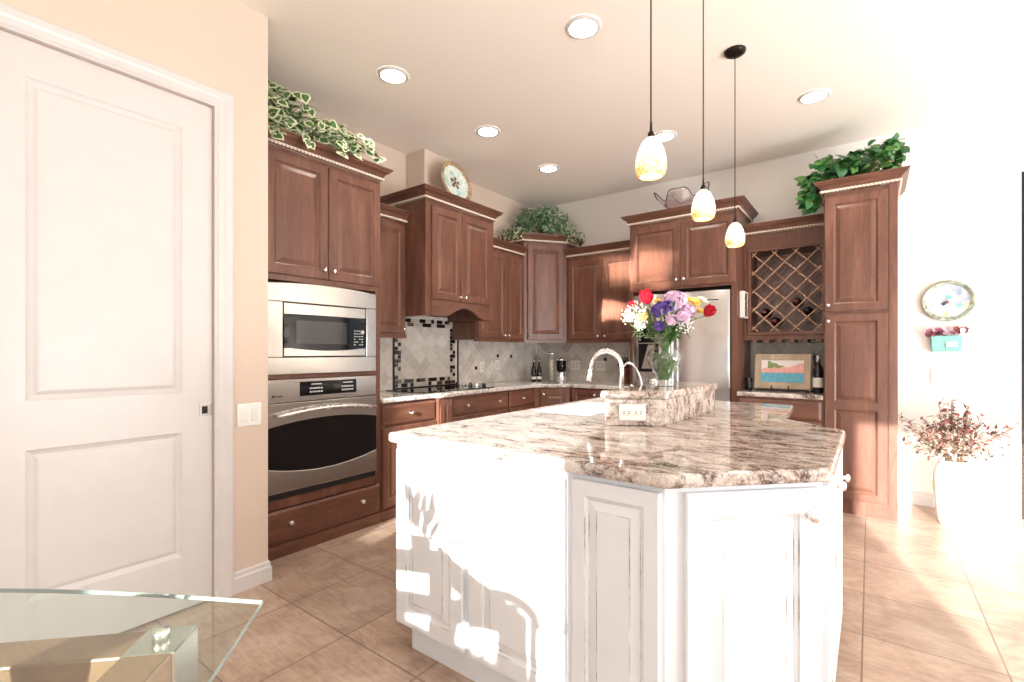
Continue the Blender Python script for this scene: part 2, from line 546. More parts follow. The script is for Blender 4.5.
# ------------------------------------------------------------------ mesh builder
class MB:
    def __init__(self):
        self.v, self.f, self.mi, self.sm = [], [], [], []
        self.X = Matrix.Identity(4)

    def add(self, vs, fs, mi=0, smooth=False):
        o = len(self.v)
        self.v += [tuple(self.X @ Vector(p)) for p in vs]
        self.f += [tuple(o + i for i in q) for q in fs]
        self.mi += [mi] * len(fs)
        self.sm += [smooth] * len(fs)
        return self

    def box(self, x0, x1, y0, y1, z0, z1, mi=0):
        vs = [(x, y, z) for z in (z0, z1) for y in (y0, y1) for x in (x0, x1)]
        return self.add(vs, [(0, 2, 3, 1), (4, 5, 7, 6), (0, 1, 5, 4), (2, 6, 7, 3), (0, 4, 6, 2), (1, 3, 7, 5)], mi)

    def cbox(self, x0, x1, y0, y1, z0, z1, c=0.004, mi=0):
        """box with chamfered edges (front -y face kept crisp but eased)"""
        ring = lambda i, z: [(x0 + i, y0 + i, z), (x1 - i, y0 + i, z), (x1 - i, y1 - i, z), (x0 + i, y1 - i, z)]
        def oct_(i, z):
            a = i
            return [(x0 + c, y0 + a, z), (x1 - c, y0 + a, z), (x1 - a, y0 + c, z), (x1 - a, y1 - c, z),
                    (x1 - c, y1 - a, z), (x0 + c, y1 - a, z), (x0 + a, y1 - c, z), (x0 + a, y0 + c, z)]
        rs = [oct_(c, z0), oct_(0, z0 + c), oct_(0, z1 - c), oct_(c, z1)]
        return self.rings(rs, closed=True, cap=True, mi=mi)

    def rings(self, rs, closed=True, cap=False, mi=0, smooth=False, mis=None):
        n = len(rs[0])
        vs = [p for r in rs for p in r]
        m = n if closed else n - 1
        for k in range(len(rs) - 1):
            fs = []
            for i in range(m):
                j = (i + 1) % n
                fs.append((i, j, n + j, n + i))
            self.add(list(rs[k]) + list(rs[k + 1]), fs, mis[k] if mis else mi, smooth)
        if cap:
            self.add(rs[0], [tuple(range(n))[::-1]], mi)
            self.add(rs[-1], [tuple(range(n))], mi)
        return self

    def tube(self, pts, r, n=8, mi=0, cap=True, smooth=True):
        pts = [Vector(p) for p in pts]
        rr = r if isinstance(r, (list, tuple)) else [r] * len(pts)
        t0 = (pts[1] - pts[0]).normalized()
        up = Vector((0, 0, 1)) if abs(t0.z) < 0.9 else Vector((1, 0, 0))
        a = t0.cross(up).normalized()
        rs = []
        for i, p in enumerate(pts):
            if i == 0:
                t = pts[1] - pts[0]
            elif i == len(pts) - 1:
                t = pts[-1] - pts[-2]
            else:
                t = (pts[i + 1] - pts[i]).normalized() + (pts[i] - pts[i - 1]).normalized()
            t.normalize()
            a = (a - t * a.dot(t)).normalized()
            b = t.cross(a)
            rs.append([tuple(p + (a * cos(2 * pi * k / n) + b * sin(2 * pi * k / n)) * rr[i]) for k in range(n)])
        o = len(self.v)
        vs = [p for q in rs for p in q]
        fs = []
        for k in range(len(rs) - 1):
            for i in range(n):
                j = (i + 1) % n
                fs.append((k * n + i, k * n + j, (k + 1) * n + j, (k + 1) * n + i))
        if cap:
            fs.append(tuple(range(n))[::-1])
            fs.append(tuple((len(rs) - 1) * n + i for i in range(n)))
        return self.add(vs, fs, mi, smooth)

    def lathe(self, prof, n=24, mi=0, smooth=True, c=(0, 0, 0), cap=True, wob=None):
        vs, fs = [], []
        for k, (r, z) in enumerate(prof):
            for i in range(n):
                a = 2 * pi * i / n
                q = r * (1 + (wob(a, k) if wob else 0))
                vs.append((c[0] + q * cos(a), c[1] + q * sin(a), c[2] + z))
        for k in range(len(prof) - 1):
            for i in range(n):
                j = (i + 1) % n
                fs.append((k * n + i, k * n + j, (k + 1) * n + j, (k + 1) * n + i))
        if cap and prof[0][0] > 1e-5:
            fs.append(tuple(range(n))[::-1])
        if cap and prof[-1][0] > 1e-5:
            fs.append(tuple((len(prof) - 1) * n + i for i in range(n)))
        return self.add(vs, fs, mi, smooth)

    def ball(self, c, r, n=10, m=6, mi=0, sz=1.0):
        prof = [(max(1e-6, r * sin(pi * k / m)), -r * sz * cos(pi * k / m)) for k in range(m + 1)]
        return self.lathe(prof, n, mi, True, c, cap=False)

    def prism(self, poly, z0, z1, holes=(), mi=0, top_mi=None):
        loops = [list(poly)] + [list(h) for h in holes]
        flat = [p for lp in loops for p in lp]
        tri = tessellate_polygon([[Vector((x, y, 0)) for x, y in lp] for lp in loops])
        n = len(flat)
        vs = [(x, y, z0) for x, y in flat] + [(x, y, z1) for x, y in flat]
        def area2(t):
            (ax, ay), (bx, by), (cx, cy) = (flat[i] for i in t)
            return (bx - ax) * (cy - ay) - (cx - ax) * (by - ay)
        bot, top, side = [], [], []
        for t in tri:
            t = tuple(t) if area2(t) > 0 else tuple(t)[::-1]
            top.append(tuple(n + i for i in t))
            bot.append(t[::-1])
        o = 0
        for li, lp in enumerate(loops):
            m = len(lp)
            sa = sum(lp[i][0] * lp[(i + 1) % m][1] - lp[(i + 1) % m][0] * lp[i][1] for i in range(m))
            ccw = (sa > 0) == (li == 0)
            for i in range(m):
                a, b = o + i, o + (i + 1) % m
                side.append((a, b, n + b, n + a) if ccw else (b, a, n + a, n + b))
            o += m
        b0 = len(self.v)
        self.add(vs, bot + side, mi)
        # top faces share the same vertices
        self.f += [tuple(b0 + i for i in t) for t in top]
        self.mi += [mi if top_mi is None else top_mi] * len(top)
        self.sm += [False] * len(top)
        return self

    def sweep(self, path, prof, closed=False, mi=0, smooth=False):
        """path: list of (x,y); outward is to the right of travel; prof: list of (out, z) from bottom to top, closed loop"""
        n = len(path)
        rs = []
        for i in range(n):
            def nrm(a, b):
                dx, dy = b[0] - a[0], b[1] - a[1]
                q = hypot(dx, dy)
                return (dy / q, -dx / q)
            if i == 0 and not closed:
                nx, ny = nrm(path[0], path[1]); k = 1
            elif i == n - 1 and not closed:
                nx, ny = nrm(path[-2], path[-1]); k = 1
            else:
                a = nrm(path[i - 1], path[i]); b = nrm(path[i], path[(i + 1) % n])
                nx, ny = a[0] + b[0], a[1] + b[1]
                q = hypot(nx, ny)
                nx, ny = nx / q, ny / q
                k = 1 / max(0.3, nx * a[0] + ny * a[1])
            rs.append([(path[i][0] + nx * o * k, path[i][1] + ny * o * k, z) for o, z in prof])
        if closed:
            rs.append(rs[0])
        return self.rings(rs, closed=True, cap=not closed, mi=mi, smooth=smooth)

    def obj(self, name, mats, parent=None, bevel=0, seg=2, weld=False):
        me = bpy.data.meshes.new(name)
        me.from_pydata(self.v, [], self.f)
        for m in (mats if isinstance(mats, (list, tuple)) else [mats]):
            me.materials.append(m)
        me.polygons.foreach_set('material_index', self.mi)
        me.polygons.foreach_set('use_smooth', self.sm)
        me.update()
        o = bpy.data.objects.new(name, me)
        COL.objects.link(o)
        if parent:
            o.parent = parent
        if weld:
            o.modifiers.new('weld', 'WELD').merge_threshold = 0.0002
        if bevel:
            b = o.modifiers.new('bevel', 'BEVEL')
            b.width = bevel
            b.segments = seg
            b.limit_method = 'ANGLE'
            b.angle_limit = radians(35)
        return o


def tag(o, label, cat, group=None):
    o['label'] = label
    o['category'] = cat
    if group:
        o['group'] = group
    return o


def thing(name, label, cat, loc=(0, 0, 0), rz=0.0, group=None):
    o = bpy.data.objects.new(name, None)
    COL.objects.link(o)
    o.empty_display_size = 0.05
    o.location = loc
    o.rotation_euler = (0, 0, rz)
    return tag(o, label, cat, group)


def struct(name, mb, mat, parent=None, **kw):
    o = mb.obj(name, mat, parent, **kw)
    if parent is None:
        o['kind'] = 'structure'
    return o


def dup(root, loc=None, rz=None, label=None, group=None, scale=None):
    def rec(o, par):
        c = o.copy()
        COL.objects.link(c)
        c.parent = par
        for ch in list(o.children):
            rec(ch, c)
        return c
    r = rec(root, None)
    if loc is not None:
        r.location = loc
    if rz is not None:
        r.rotation_euler = (0, 0, rz)
    if scale is not None:
        r.scale = (scale,) * 3
    if label:
        r['label'] = label
    if group:
        r['group'] = group
    return r


def bez(p0, p1, p2, p3, n=12):
    out = []
    for i in range(n + 1):
        t = i / n
        out.append(tuple((1 - t) ** 3 * a + 3 * (1 - t) ** 2 * t * b + 3 * (1 - t) * t * t * c + t ** 3 * d
                         for a, b, c, d in zip(p0, p1, p2, p3)))
    return out


def inset(poly, d):
    """move every edge of a ccw polygon inward by d"""
    n = len(poly)
    out = []
    for i in range(n):
        p0, p1, p2 = poly[i - 1], poly[i], poly[(i + 1) % n]
        def nm(a, b):
            dx, dy = b[0] - a[0], b[1] - a[1]
            q = hypot(dx, dy)
            return (-dy / q, dx / q)
        a, b = nm(p0, p1), nm(p1, p2)
        nx, ny = a[0] + b[0], a[1] + b[1]
        q = nx * a[0] + ny * a[1]
        out.append((p1[0] + nx * d / q, p1[1] + ny * d / q))
    return out


# ------------------------------------------------------------------ key planes
XF, XW = -2.884, -3.45        # left run front face, left wall
YF, YW = 4.53, 5.14           # back run front face, back wall
ZC = 3.08                     # ceiling
XD = -2.643                   # wall with the white door
YS = -3.0                     # wall behind the camera
XR = 4.5
SILL = 1.17  # unseen sill, height shaped to limit sun on floor and island
LEFT = radians(90)            # rotation for anything on the left wall

# ------------------------------------------------------------------ room shell
struct('floor', MB().box(XW - 0.3, XR, YS - 0.2, YW + 0.2, -0.12, 0.0), M['floor'])
struct('ceiling', MB().box(XW - 0.2, XR + 0.1, YS - 0.2, YW + 0.2, ZC, ZC + 0.12), M['ceiling'])
struct('wall_left', MB().box(XW - 0.15, XW, 1.0, YW + 0.15, 0, ZC), M['wall'])
struct('wall_back', MB().box(XW, 0.905, YW, YW + 0.15, 0, ZC).box(1.95, XR, YW, YW + 0.15, 0, ZC)
       .box(0.905, 1.95, YW, YW + 0.15, 2.6, ZC), M['wall_lit'])
struct('wall_chimney', MB().box(XW, -3.2, 2.98, 3.44, 2.56, ZC), M['wall'], bevel=0.012)
# wall with the door: opening y 0.10 .. 1.038, z .. 2.481
struct('wall_door', MB().box(XD - 0.13, XD, YS, -2.7, 0, ZC).box(XD - 0.13, XD, -1.5, 0.10, 0, ZC).box(XD - 0.13, XD, -2.7, -1.5, 2.4, ZC).box(XD - 0.13, XD, 1.038, 1.308, 0, ZC)
       .box(XD - 0.13, XD, 0.10, 1.038, 2.481, ZC).box(XW, XD - 0.13, 1.187, 1.308, 0, ZC), M['wall'])
so = MB()
so.box(XD, -1.45, YS - 0.15, YS, 0, ZC).box(-1.235, -0.50, YS - 0.15, YS, 0, ZC).box(0.405, 1.89, YS - 0.15, YS, 0, ZC).box(3.15, XR, YS - 0.15, YS, 0, ZC)
for x0, x1 in ((-1.45, -1.235), (-0.50, 0.405)):
    so.box(x0, x1, YS - 0.15, YS, 2.55, ZC).box(x0, x1, YS - 0.15, YS, 0, SILL)
so.box(1.89, 3.15, YS - 0.15, YS, 2.55, ZC)
struct('wall_front', so, M['wall_lit'])
rw = MB()
rw.box(XR, XR + 0.15, YS, -0.6, 0, ZC).box(XR, XR + 0.15, 3.8, YW, 0, ZC)
rw.box(XR, XR + 0.15, -0.6, 3.8, 0, 0.25).box(XR, XR + 0.15, -0.6, 3.8, 2.55, ZC)
struct('wall_right', rw, M['wall_lit'])

# baseboards
BB = [(0.0, 0.0), (0.016, 0.0), (0.016, 0.075), (0.010, 0.083), (0.010, 0.100), (0.004, 0.108), (0.0, 0.108)]
struct('baseboard_left', MB().sweep([(XD, 1.127), (XD, 1.308), (XD - 0.07, 1.308)][::-1], [(-o, z) for o, z in BB]), M['white'])
struct('baseboard_back', MB().sweep([(0.166, YW), (0.90, YW)], BB), M['white'])


# ------------------------------------------------------------------ panels and doors
def ring_rect(x0, x1, z0, z1, y):
    return [(x0, y, z0), (x1, y, z0), (x1, y, z1), (x0, y, z1)]


def raised_door(mb, x0, x1, z0, z1, y=0.0, t=0.020, fw=0.058, panel=True, glazed=False, arch=0.0):
    """frame-and-raised-panel door standing on the plane y, facing -y"""
    c = 0.004
    r = [ring_rect(x0, x1, z0, z1, y), ring_rect(x0, x1, z0, z1, y - t + c),
         ring_rect(x0 + c, x1 - c, z0 + c, z1 - c, y - t)]
    mis = [0, 0]
    if panel:
        f = fw
        steps = [(f, t), (f + 0.003, t - 0.004), (f + 0.011, t - 0.009), (f + 0.014, t - 0.010),
                 (f + 0.040, t - 0.002), (f + 0.044, t - 0.001)]
        for a, q in steps:
            r.append(ring_rect(x0 + a, x1 - a, z0 + a, z1 - a, y - q))
        g = 1 if glazed else 0
        mis += [0, g, 0, g, 0, g]
    mb.rings(r, closed=True, mis=mis)
    mb.add(r[-1], [(0, 1, 2, 3)], 0)
    return mb


def slab_drawer(mb, x0, x1, z0, z1, y=0.0, t=0.020):
    r = [ring_rect(x0, x1, z0, z1, y), ring_rect(x0, x1, z0, z1, y - t + 0.008),
         ring_rect(x0 + 0.004, x1 - 0.004, z0 + 0.004, z1 - 0.004, y - t + 0.006),
         ring_rect(x0 + 0.016, x1 - 0.016, z0 + 0.016, z1 - 0.016, y - t)]
    mb.rings(r, closed=True)
    mb.add(r[-1], [(0, 1, 2, 3)], 0)
    return mb


def knob(parent, x, z, y=-0.020, r=0.014, name='knob'):
    mb = MB()
    mb.X = Matrix.Translation((x, y, z)) @ Matrix.Rotation(radians(90), 4, 'X')
    mb.lathe([(r * 0.75, 0), (r * 0.55, 0.003), (r * 0.42, 0.010), (r * 0.6, 0.014), (r, 0.019), (r * 0.95, 0.025), (r * 0.55, 0.029), (1e-5, 0.030)], 14)
    return mb.obj(name, M['nickel'], parent)


CROWN = [(0.0, 0.0), (0.008, 0.0), (0.010, 0.012), (0.014, 0.014), (0.018, 0.024), (0.030, 0.044), (0.048, 0.056), (0.056, 0.060), (0.056, 0.070),
         (0.066, 0.074), (0.070, 0.084), (0.0, 0.084)]


def crown(parent, path, z):
    """crown moulding along a local path (right side = outward), with a pale rope bead under it"""
    MB().sweep(path, [(o, z + q) for o, q in CROWN]).obj('crown_moulding', M['wood_h'], parent)
    mb = MB()
    n = 8
    rp = [(0.018 + 0.0095 * cos(2 * pi * k / n), z + 0.010 + 0.0095 * sin(2 * pi * k / n)) for k in range(n)]
    mb.sweep(path, rp, smooth=True)
    mb.obj('rope_trim', M['rope'], parent)


def doors(parent, specs, knobs=True, mat=None, name='door', z_grain=True):
    for (x0, x1, z0, z1, kx, kz) in specs:
        d = raised_door(MB(), x0, x1, z0, z1).obj(name, mat or M['wood'], parent)
        if kx is not None:
            knob(d, kx, kz)


# ------------------------------------------------------------------ tall oven cabinet
Y0 = 1.328
t = thing('oven_cabinet', 'tall brown wooden cabinet holding the microwave and wall oven', 'cabinet', (XF, Y0, 0), LEFT)
W = 2.246 - Y0
L = 1.394 - Y0
mb = MB()
mb.box(0, W, 0.02, 0.56, 0, 0.37).box(0, W, 0.02, 0.56, 1.69, 2.50)
mb.box(0, L + 0.015, 0.0, 0.56, 0, 2.50).box(W - 0.04, W, 0.0, 0.56, 0, 2.50).box(0, W, 0.50, 0.56, 0, 2.5)
mb.box(L, W - 0.04, 0.0, 0.02, 1.690, 1.735).box(L, W - 0.04, 0, 0.02, 2.46, 2.50)
mb.box(L, W - 0.04, 0.0, 0.02, 1.086, 1.116).box(L, W - 0.04, 0, 0.05, 0.295, 0.352).box(L, W - 0.04, 0, 0.02, 0, 0.085)
mb.obj('carcass', M['wood'], t)
mid = 1.816 - Y0
doors(t, [(L + 0.005, mid - 0.002, 1.725, 2.468, mid - 0.035, 1.785), (mid + 0.002, W - 0.012, 1.725, 2.468, mid + 0.035, 1.785)])
d = slab_drawer(MB(), L + 0.01, W - 0.012, 0.088, 0.288).obj('drawer', M['wood_h'], t)
knob(d, 1.555 - Y0, 0.200, r=0.016)
knob(d, 2.075 - Y0, 0.200, r=0.016)
MB().box(0, W, -0.012, 0.0, 0.0, 0.075).obj('plinth', M['wood_h'], t)
crown(t, [(0.0, 0.0), (W, 0.0), (W, 0.56)], 2.505)
MB().box(0, W, 0.0, 0.56, 2.50, 2.51).obj('top_panel', M['wood_in'], t)


def arc_top(x0, x1, za, rise, y, n=16):
    """points along a shallow upward arc"""
    return [(x0 + (x1 - x0) * i / n, y, za + rise * (1 - (2 * i / n - 1) ** 2)) for i in range(n + 1)]


def strip(mb, a, b, y0, y1, mi=0):
    """closed slab between two equally long xz polylines, from y0 (front) to y1"""
    n = len(a)
    vs = [(p[0], y0, p[2]) for p in a] + [(p[0], y0, p[2]) for p in b] + [(p[0], y1, p[2]) for p in a] + [(p[0], y1, p[2]) for p in b]
    fs = []
    for i in range(n - 1):
        fs += [(i, i + 1, n + i + 1, n + i), (2 * n + i + 1, 2 * n + i, 3 * n + i, 3 * n + i + 1),
               (n + i, n + i + 1, 3 * n + i + 1, 3 * n + i), (i + 1, i, 2 * n + i, 2 * n + i + 1)]
    fs += [(0, n, 3 * n, 2 * n), (n - 1, 2 * n + n - 1, 3 * n + n - 1, n + n - 1)]
    mb.add(vs, fs, mi)
    return mb


def line(x0, x1, z, y=0, n=16):
    return [(x0 + (x1 - x0) * i / n, y, z) for i in range(n + 1)]


# microwave in its steel trim kit
OY = 1.406
t = thing('microwave', 'built-in steel microwave with dark window in the tall brown cabinet', 'microwave', (XF, OY, 1.112), LEFT)
W = 2.190 - OY
mb = MB()
strip(mb, line(0, W, 0.445), arc_top(0, W, 0.552, 0.020, 0), -0.030, 0.0)
mb.box(0, W, -0.030, 0.0, 0.0, 0.105).box(0, 0.098, -0.030, 0.0, 0.105, 0.445).box(W - 0.085, W, -0.030, 0, 0.105, 0.445)
mb.obj('trim_frame', M['steel'], t, bevel=0.004)
x0, x1 = 0.104, W - 0.090
MB().box(x0 - 0.006, x1 + 0.006, -0.012, 0.38, 0.107, 0.444).obj('body', M['black'], t)
dr = MB()
strip(dr, line(x0, x1, 0.375 - 0.004), line(x0, x1, 0.440), -0.028, -0.012)
dr.box(x0, x1, -0.028, -0.012, 0.111, 0.165)
dr.obj('door_rails', M['steel'], t, bevel=0.003)
bo = MB()
strip(bo, [(p[0], 0, p[2]) for p in arc_top(x0, x1, 0.168, -0.022, 0)], arc_top(x0, x1, 0.345, 0.028, 0), -0.032, -0.012)
door = bo.obj('door', M['black_glass'], t)
MB().box(x0 + 0.075, x1 - 0.155, -0.034, -0.031, 0.190, 0.335).obj('window', M['micro_window'], door)
pk = MB()
for r_ in range(6):
    for c_ in range(4):
        if r_ < 3 and c_ in (1, 2) and (r_ + c_) % 2:
            continue
        pk.box(x1 - 0.098 + c_ * 0.020, x1 - 0.087 + c_ * 0.020, -0.0345, -0.031, 0.185 + r_ * 0.019, 0.191 + r_ * 0.019)
pk.X = Matrix.Translation((x1 - 0.03, -0.031, 0.275)) @ Matrix.Rotation(radians(90), 4, 'X')
pk.lathe([(0.014, 0), (0.013, 0.006), (1e-5, 0.007)], 14)
pk.obj('keypad', M['print'], t)

# wall oven
t = thing('built_in_oven', 'built-in steel wall oven with black glass door below the microwave', 'oven', (XF, OY, 0.352), LEFT)
mb = MB()
mb.box(0.01, W - 0.01, 0.0, 0.48, 0.04, 0.728)
mb.obj('body', M['black'], t)
mb = MB()
mb.box(0, W, -0.030, 0.0, 0.590, 0.730)
cp = mb.obj('control_panel', M['steel'], t, bevel=0.004)
MB().box(0.205, 0.615, -0.032, -0.029, 0.622, 0.712).obj('display', M['black_glass'], cp)
for xa in (0.27, 0.50):
    pk = MB()
    pk.box(xa + 0.01, xa + 0.085, -0.0335, -0.031, 0.690, 0.697)
    for i in range(5):
        for j in range(2):
            pk.box(xa + i * 0.019, xa + 0.013 + i * 0.019, -0.0335, -0.031, 0.640 + j * 0.022, 0.650 + j * 0.022)
    pk.obj('keypad', M['print'], cp)
MB().box(0.030, 0.046, -0.032, -0.029, 0.622, 0.638).obj('emblem', M['red_mark'], cp)
MB().box(0.052, 0.092, -0.0315, -0.029, 0.627, 0.633).obj('emblem_line', M['dark_metal'], cp)
# door: steel top and bottom bands with curved edges round a dark window
mb = MB()
n = 16
zt = 0.585
strip(mb, [(p[0], 0, p[2]) for p in arc_top(0, W, 0.440, 0.036, 0)], line(0, W, zt), -0.035, 0.0)
strip(mb, line(0, W, 0.045), [(p[0], 0, p[2]) for p in arc_top(0, W, 0.200, -0.052, 0)], -0.035, 0.0)
dr = mb.obj('door', M['steel'], t, bevel=0.003)
strip(MB(), [(p[0], 0, p[2] + 0.001) for p in arc_top(0, W, 0.200, -0.052, 0)], [(p[0], 0, p[2] - 0.001) for p in arc_top(0, W, 0.440, 0.036, 0)], -0.028, 0.0).obj('window', M['window_dark'], dr)
hb = MB()
hp = [(0.055, -0.035, 0.512), (0.055, -0.070, 0.512)]
hb.tube([(0.040 + (W - 0.08) * i / 16, -0.072 - 0.012 * sin(pi * i / 16), 0.512 + 0.030 * sin(pi * i / 16)) for i in range(17)], 0.011, 10)
hb.tube([(0.07, -0.030, 0.515), (0.07, -0.074, 0.517)], 0.009, 8)
hb.tube([(W - 0.07, -0.030, 0.515), (W - 0.07, -0.074, 0.517)], 0.009, 8)
hb.obj('handle', M['nickel'], dr)
MB().box(0, W, -0.008, 0.03, 0.002, 0.042).obj('vent_strip', M['black'], t)

# ------------------------------------------------------------------ wall cabinets on the left wall
XU = XW + 0.33


def wall_cabinet(name, label, y0, y1, z0, zt, specs, dep=0.33, face=None, crown_path=None, rot=LEFT, loc=None, rail=0.03):
    if loc is None:
        loc = (XU if face is None else face, y0, z0)
    t = thing(name, label, 'cabinet', loc, rot)
    w_ = y1 - y0
    h = zt - z0
    MB().box(0, w_, 0.0, dep, 0, h).obj('carcass', M['wood'], t)
    for (a, b, c_, d_, kx, kz) in specs:
        o = raised_door(MB(), a, b, c_, d_, fw=0.052).obj('door', M['wood'], t)
        if kx is not None:
            knob(o, kx, kz)
    MB().box(0, w_, -0.014, 0.012, -0.020, 0.010).obj('light_rail', M['wood_h'], t)
    crown(t, crown_path or [(0, 0), (w_, 0)], h + 0.003)
    return t


wall_cabinet('upper_cabinet', 'narrow brown wall cabinet between oven tower and hood', 2.250, 2.690, 1.385, 2.325,
             [(0.012, 0.425, 0.02, 0.915, 0.40, 0.055)])

# hood cabinet
HY, HW = 2.695, 0.875
t = thing('hood_cabinet', 'projecting brown hood cabinet with arched apron above the cooktop', 'range hood', (XF, HY, 1.55), LEFT)
HD = 0.56
mb = MB()
mb.box(0, 0.075, 0.0, HD, 0, 0.945).box(HW - 0.06, HW, 0, HD, 0, 0.945).box(0.075, HW - 0.06, 0.0, HD, 0.14, 0.945)
mb.obj('carcass', M['wood'], t)
ap = MB()
n = 24
lo, hi = [], []
for i in range(n + 1):
    u = i / n
    x = 0.07 + (HW - 0.125) * u
    q = abs(u - 0.54) / 0.34
    z = 0.0 if q >= 1 else 0.085 * (0.5 + 0.5 * cos(pi * q)) ** 0.75
    lo.append((x, 0, z))
    hi.append((x, 0, 0.145))
strip(ap, lo, hi, -0.004, 0.02)
ap.obj('apron', M['wood_h'], t)
MB().box(0.075, HW - 0.06, 0.05, 0.50, 0.11, 0.139).obj('hood_insert', M['dark_metal'], t)
mdx = 0.415
doors(t, [(0.060, mdx - 0.002, 0.138, 0.905, mdx - 0.032, 0.175), (mdx + 0.002, HW - 0.060, 0.138, 0.905, mdx + 0.032, 0.175)])
crown(t, [(0, HD), (0, 0), (HW, 0), (HW, HD)], 0.948)

wall_cabinet('upper_cabinet', 'brown two-door wall cabinet between hood and corner cabinet', 3.575, 4.395, 1.375, 2.325,
             [(0.02, 0.475, 0.02, 0.905, 0.445, 0.052), (0.480, 0.808, 0.02, 0.905, 0.512, 0.052)])

# diagonal corner wall cabinet
A, B = (-3.12, 4.400), (-2.80, 4.81)
ang = atan2(B[1] - A[1], B[0] - A[0])
wl = hypot(B[0] - A[0], B[1] - A[1])
t = thing('corner_cabinet', 'tall diagonal brown wall cabinet in the corner, under the bushy plant', 'cabinet', (A[0], A[1], 1.375), ang)


def loc2(p, o=A, a=ang):
    dx, dy = p[0] - o[0], p[1] - o[1]
    return (dx * cos(a) + dy * sin(a), -dx * sin(a) + dy * cos(a))


poly = [A, B, (-2.80, YW), (XW, YW), (XW, 4.400)]
MB().prism([loc2(p) for p in poly], 0, 1.12).obj('carcass', M['wood'], t)
doors(t, [(0.045, wl - 0.045, 0.02, 1.085, 0.072, 0.060)])
MB().box(0, wl, -0.014, 0.012, -0.020, 0.010).obj('light_rail', M['wood_h'], t)
crown(t, [loc2((XW + 0.02, 4.400)), loc2(A), loc2(B), loc2((-2.80, YW - 0.02))], 1.122)

# back wall: pair of doors
w_ = -1.925 + 2.795
wall_cabinet('upper_cabinet', 'brown two-door wall cabinet between corner cabinet and fridge', 0, w_, 1.372, 2.332,
             [(0.03, 0.440, 0.02, 0.905, 0.405, 0.052), (0.447, w_ - 0.02, 0.02, 0.905, 0.482, 0.052)], rot=0, loc=(-2.795, 4.81, 1.372))

# ------------------------------------------------------------------ fridge surround
t = thing('fridge_cabinet', 'brown two-door cabinet and side panels framing the steel fridge', 'cabinet', (-1.915, YF, 0), 0)
FW = 0.985
mb = MB().box(0, FW, 0.0, 0.60, 1.84, 2.50)
mb.obj('carcass', M['wood'], t)
MB().box(0, 0.03, 0.0, 0.60, 0, 1.84).obj('side_panel', M['wood'], t)
MB().box(FW - 0.045, FW, 0.0, 0.60, 0, 1.84).obj('side_panel', M['wood'], t)
md = 0.500
doors(t, [(0.012, md - 0.003, 1.862, 2.462, md - 0.034, 1.925), (md + 0.003, FW - 0.012, 1.862, 2.462, md + 0.034, 1.925)])
crown(t, [(0, 0.60), (0, 0), (FW, 0), (FW, 0.60)], 2.503)

# fridge
t = thing('fridge', 'side-by-side steel fridge with ice dispenser behind the flower vase', 'fridge', (-1.878, YF - 0.03, 0), 0)
MB().box(0, 0.895, 0.05, 0.60, 0.02, 1.79).obj('body', M['dark_metal'], t)
def bowed_door(name, x0, x1, bow=0.014):
    m = MB()
    n = 20
    fr_ = [(x0 + (x1 - x0) * i / n, 0.0 - bow * (1 - (2 * i / n - 1) ** 2) + 0.010) for i in range(n + 1)]
    bk = [(x1, 0.048), (x0, 0.048)]
    pl_ = fr_ + bk
    m.prism(pl_, 0.08, 1.80)
    o_ = m.obj(name, M['steel_v'], t, bevel=0.005)
    for p in o_.data.polygons:
        if p.normal.y < -0.5:
            p.use_smooth = True
    return o_


fz = bowed_door('freezer_door', 0, 0.372)
fd = bowed_door('fridge_door', 0.380, 0.895)
MB().box(0.01, 0.885, 0.02, 0.05, 0.01, 0.075).obj('kick_grille', M['black'], t)
for d_, x in ((fz, 0.345), (fd, 0.408)):
    hb = MB()
    hb.tube([(x, -0.001, 0.72), (x, -0.045, 0.75), (x, -0.050, 0.95), (x, -0.050, 1.35), (x, -0.045, 1.52), (x, -0.001, 1.55)], 0.012, 8)
    hb.obj('handle', M['nickel'], d_)
dp = MB().box(0.055, 0.275, -0.006, 0.001, 1.015, 1.500).obj('dispenser', M['steel_v'], fz)
MB().box(0.065, 0.265, -0.010, -0.005, 1.340, 1.490).obj('dispenser_panel', M['black_glass'], dp)
for i in range(4):
    MB().box(0.075, 0.092, -0.012, -0.009, 1.365 + i * 0.030, 1.372 + i * 0.030).obj('button', M['print'], dp)
MB().box(0.13, 0.22, -0.012, -0.009, 1.385, 1.392).obj('print_line', M['print'], dp)
MB().box(0.065, 0.265, -0.0095, -0.005, 1.06, 1.330).obj('dispenser_recess', M['window_dark'], dp)
MB().prism([(0.10, 1.09), (0.20, 1.09), (0.235, 1.32), (0.165, 1.32)], 0, 0.006).obj('dispenser_chute', M['steel_v'], dp)
ch = COL.objects['dispenser_chute']
ch.matrix_local = Matrix.Translation((0, -0.0098, 0)) @ Matrix.Rotation(radians(90), 4, 'X')
MB().box(0.58, 0.80, -0.003, 0.001, 1.712, 1.720).obj('nameplate', M['dark_metal'], fd)

# small box on the wine cabinet's stile
t = thing('key_box', 'small cream box with grey side fixed beside the fridge left of the wine rack', 'box', (-0.906, 4.7965, 1.555), 0)
MB().cbox(-0.019, 0.017, -0.19, 0.0, 0, 0.235, 0.002).obj('case', M['paper'], t)
MB().box(0.017, 0.0195, -0.17, -0.07, 0.012, 0.222).box(0.017, 0.0195, -0.05, -0.012, 0.012, 0.222).obj('side_plate', M['nickel'], t)

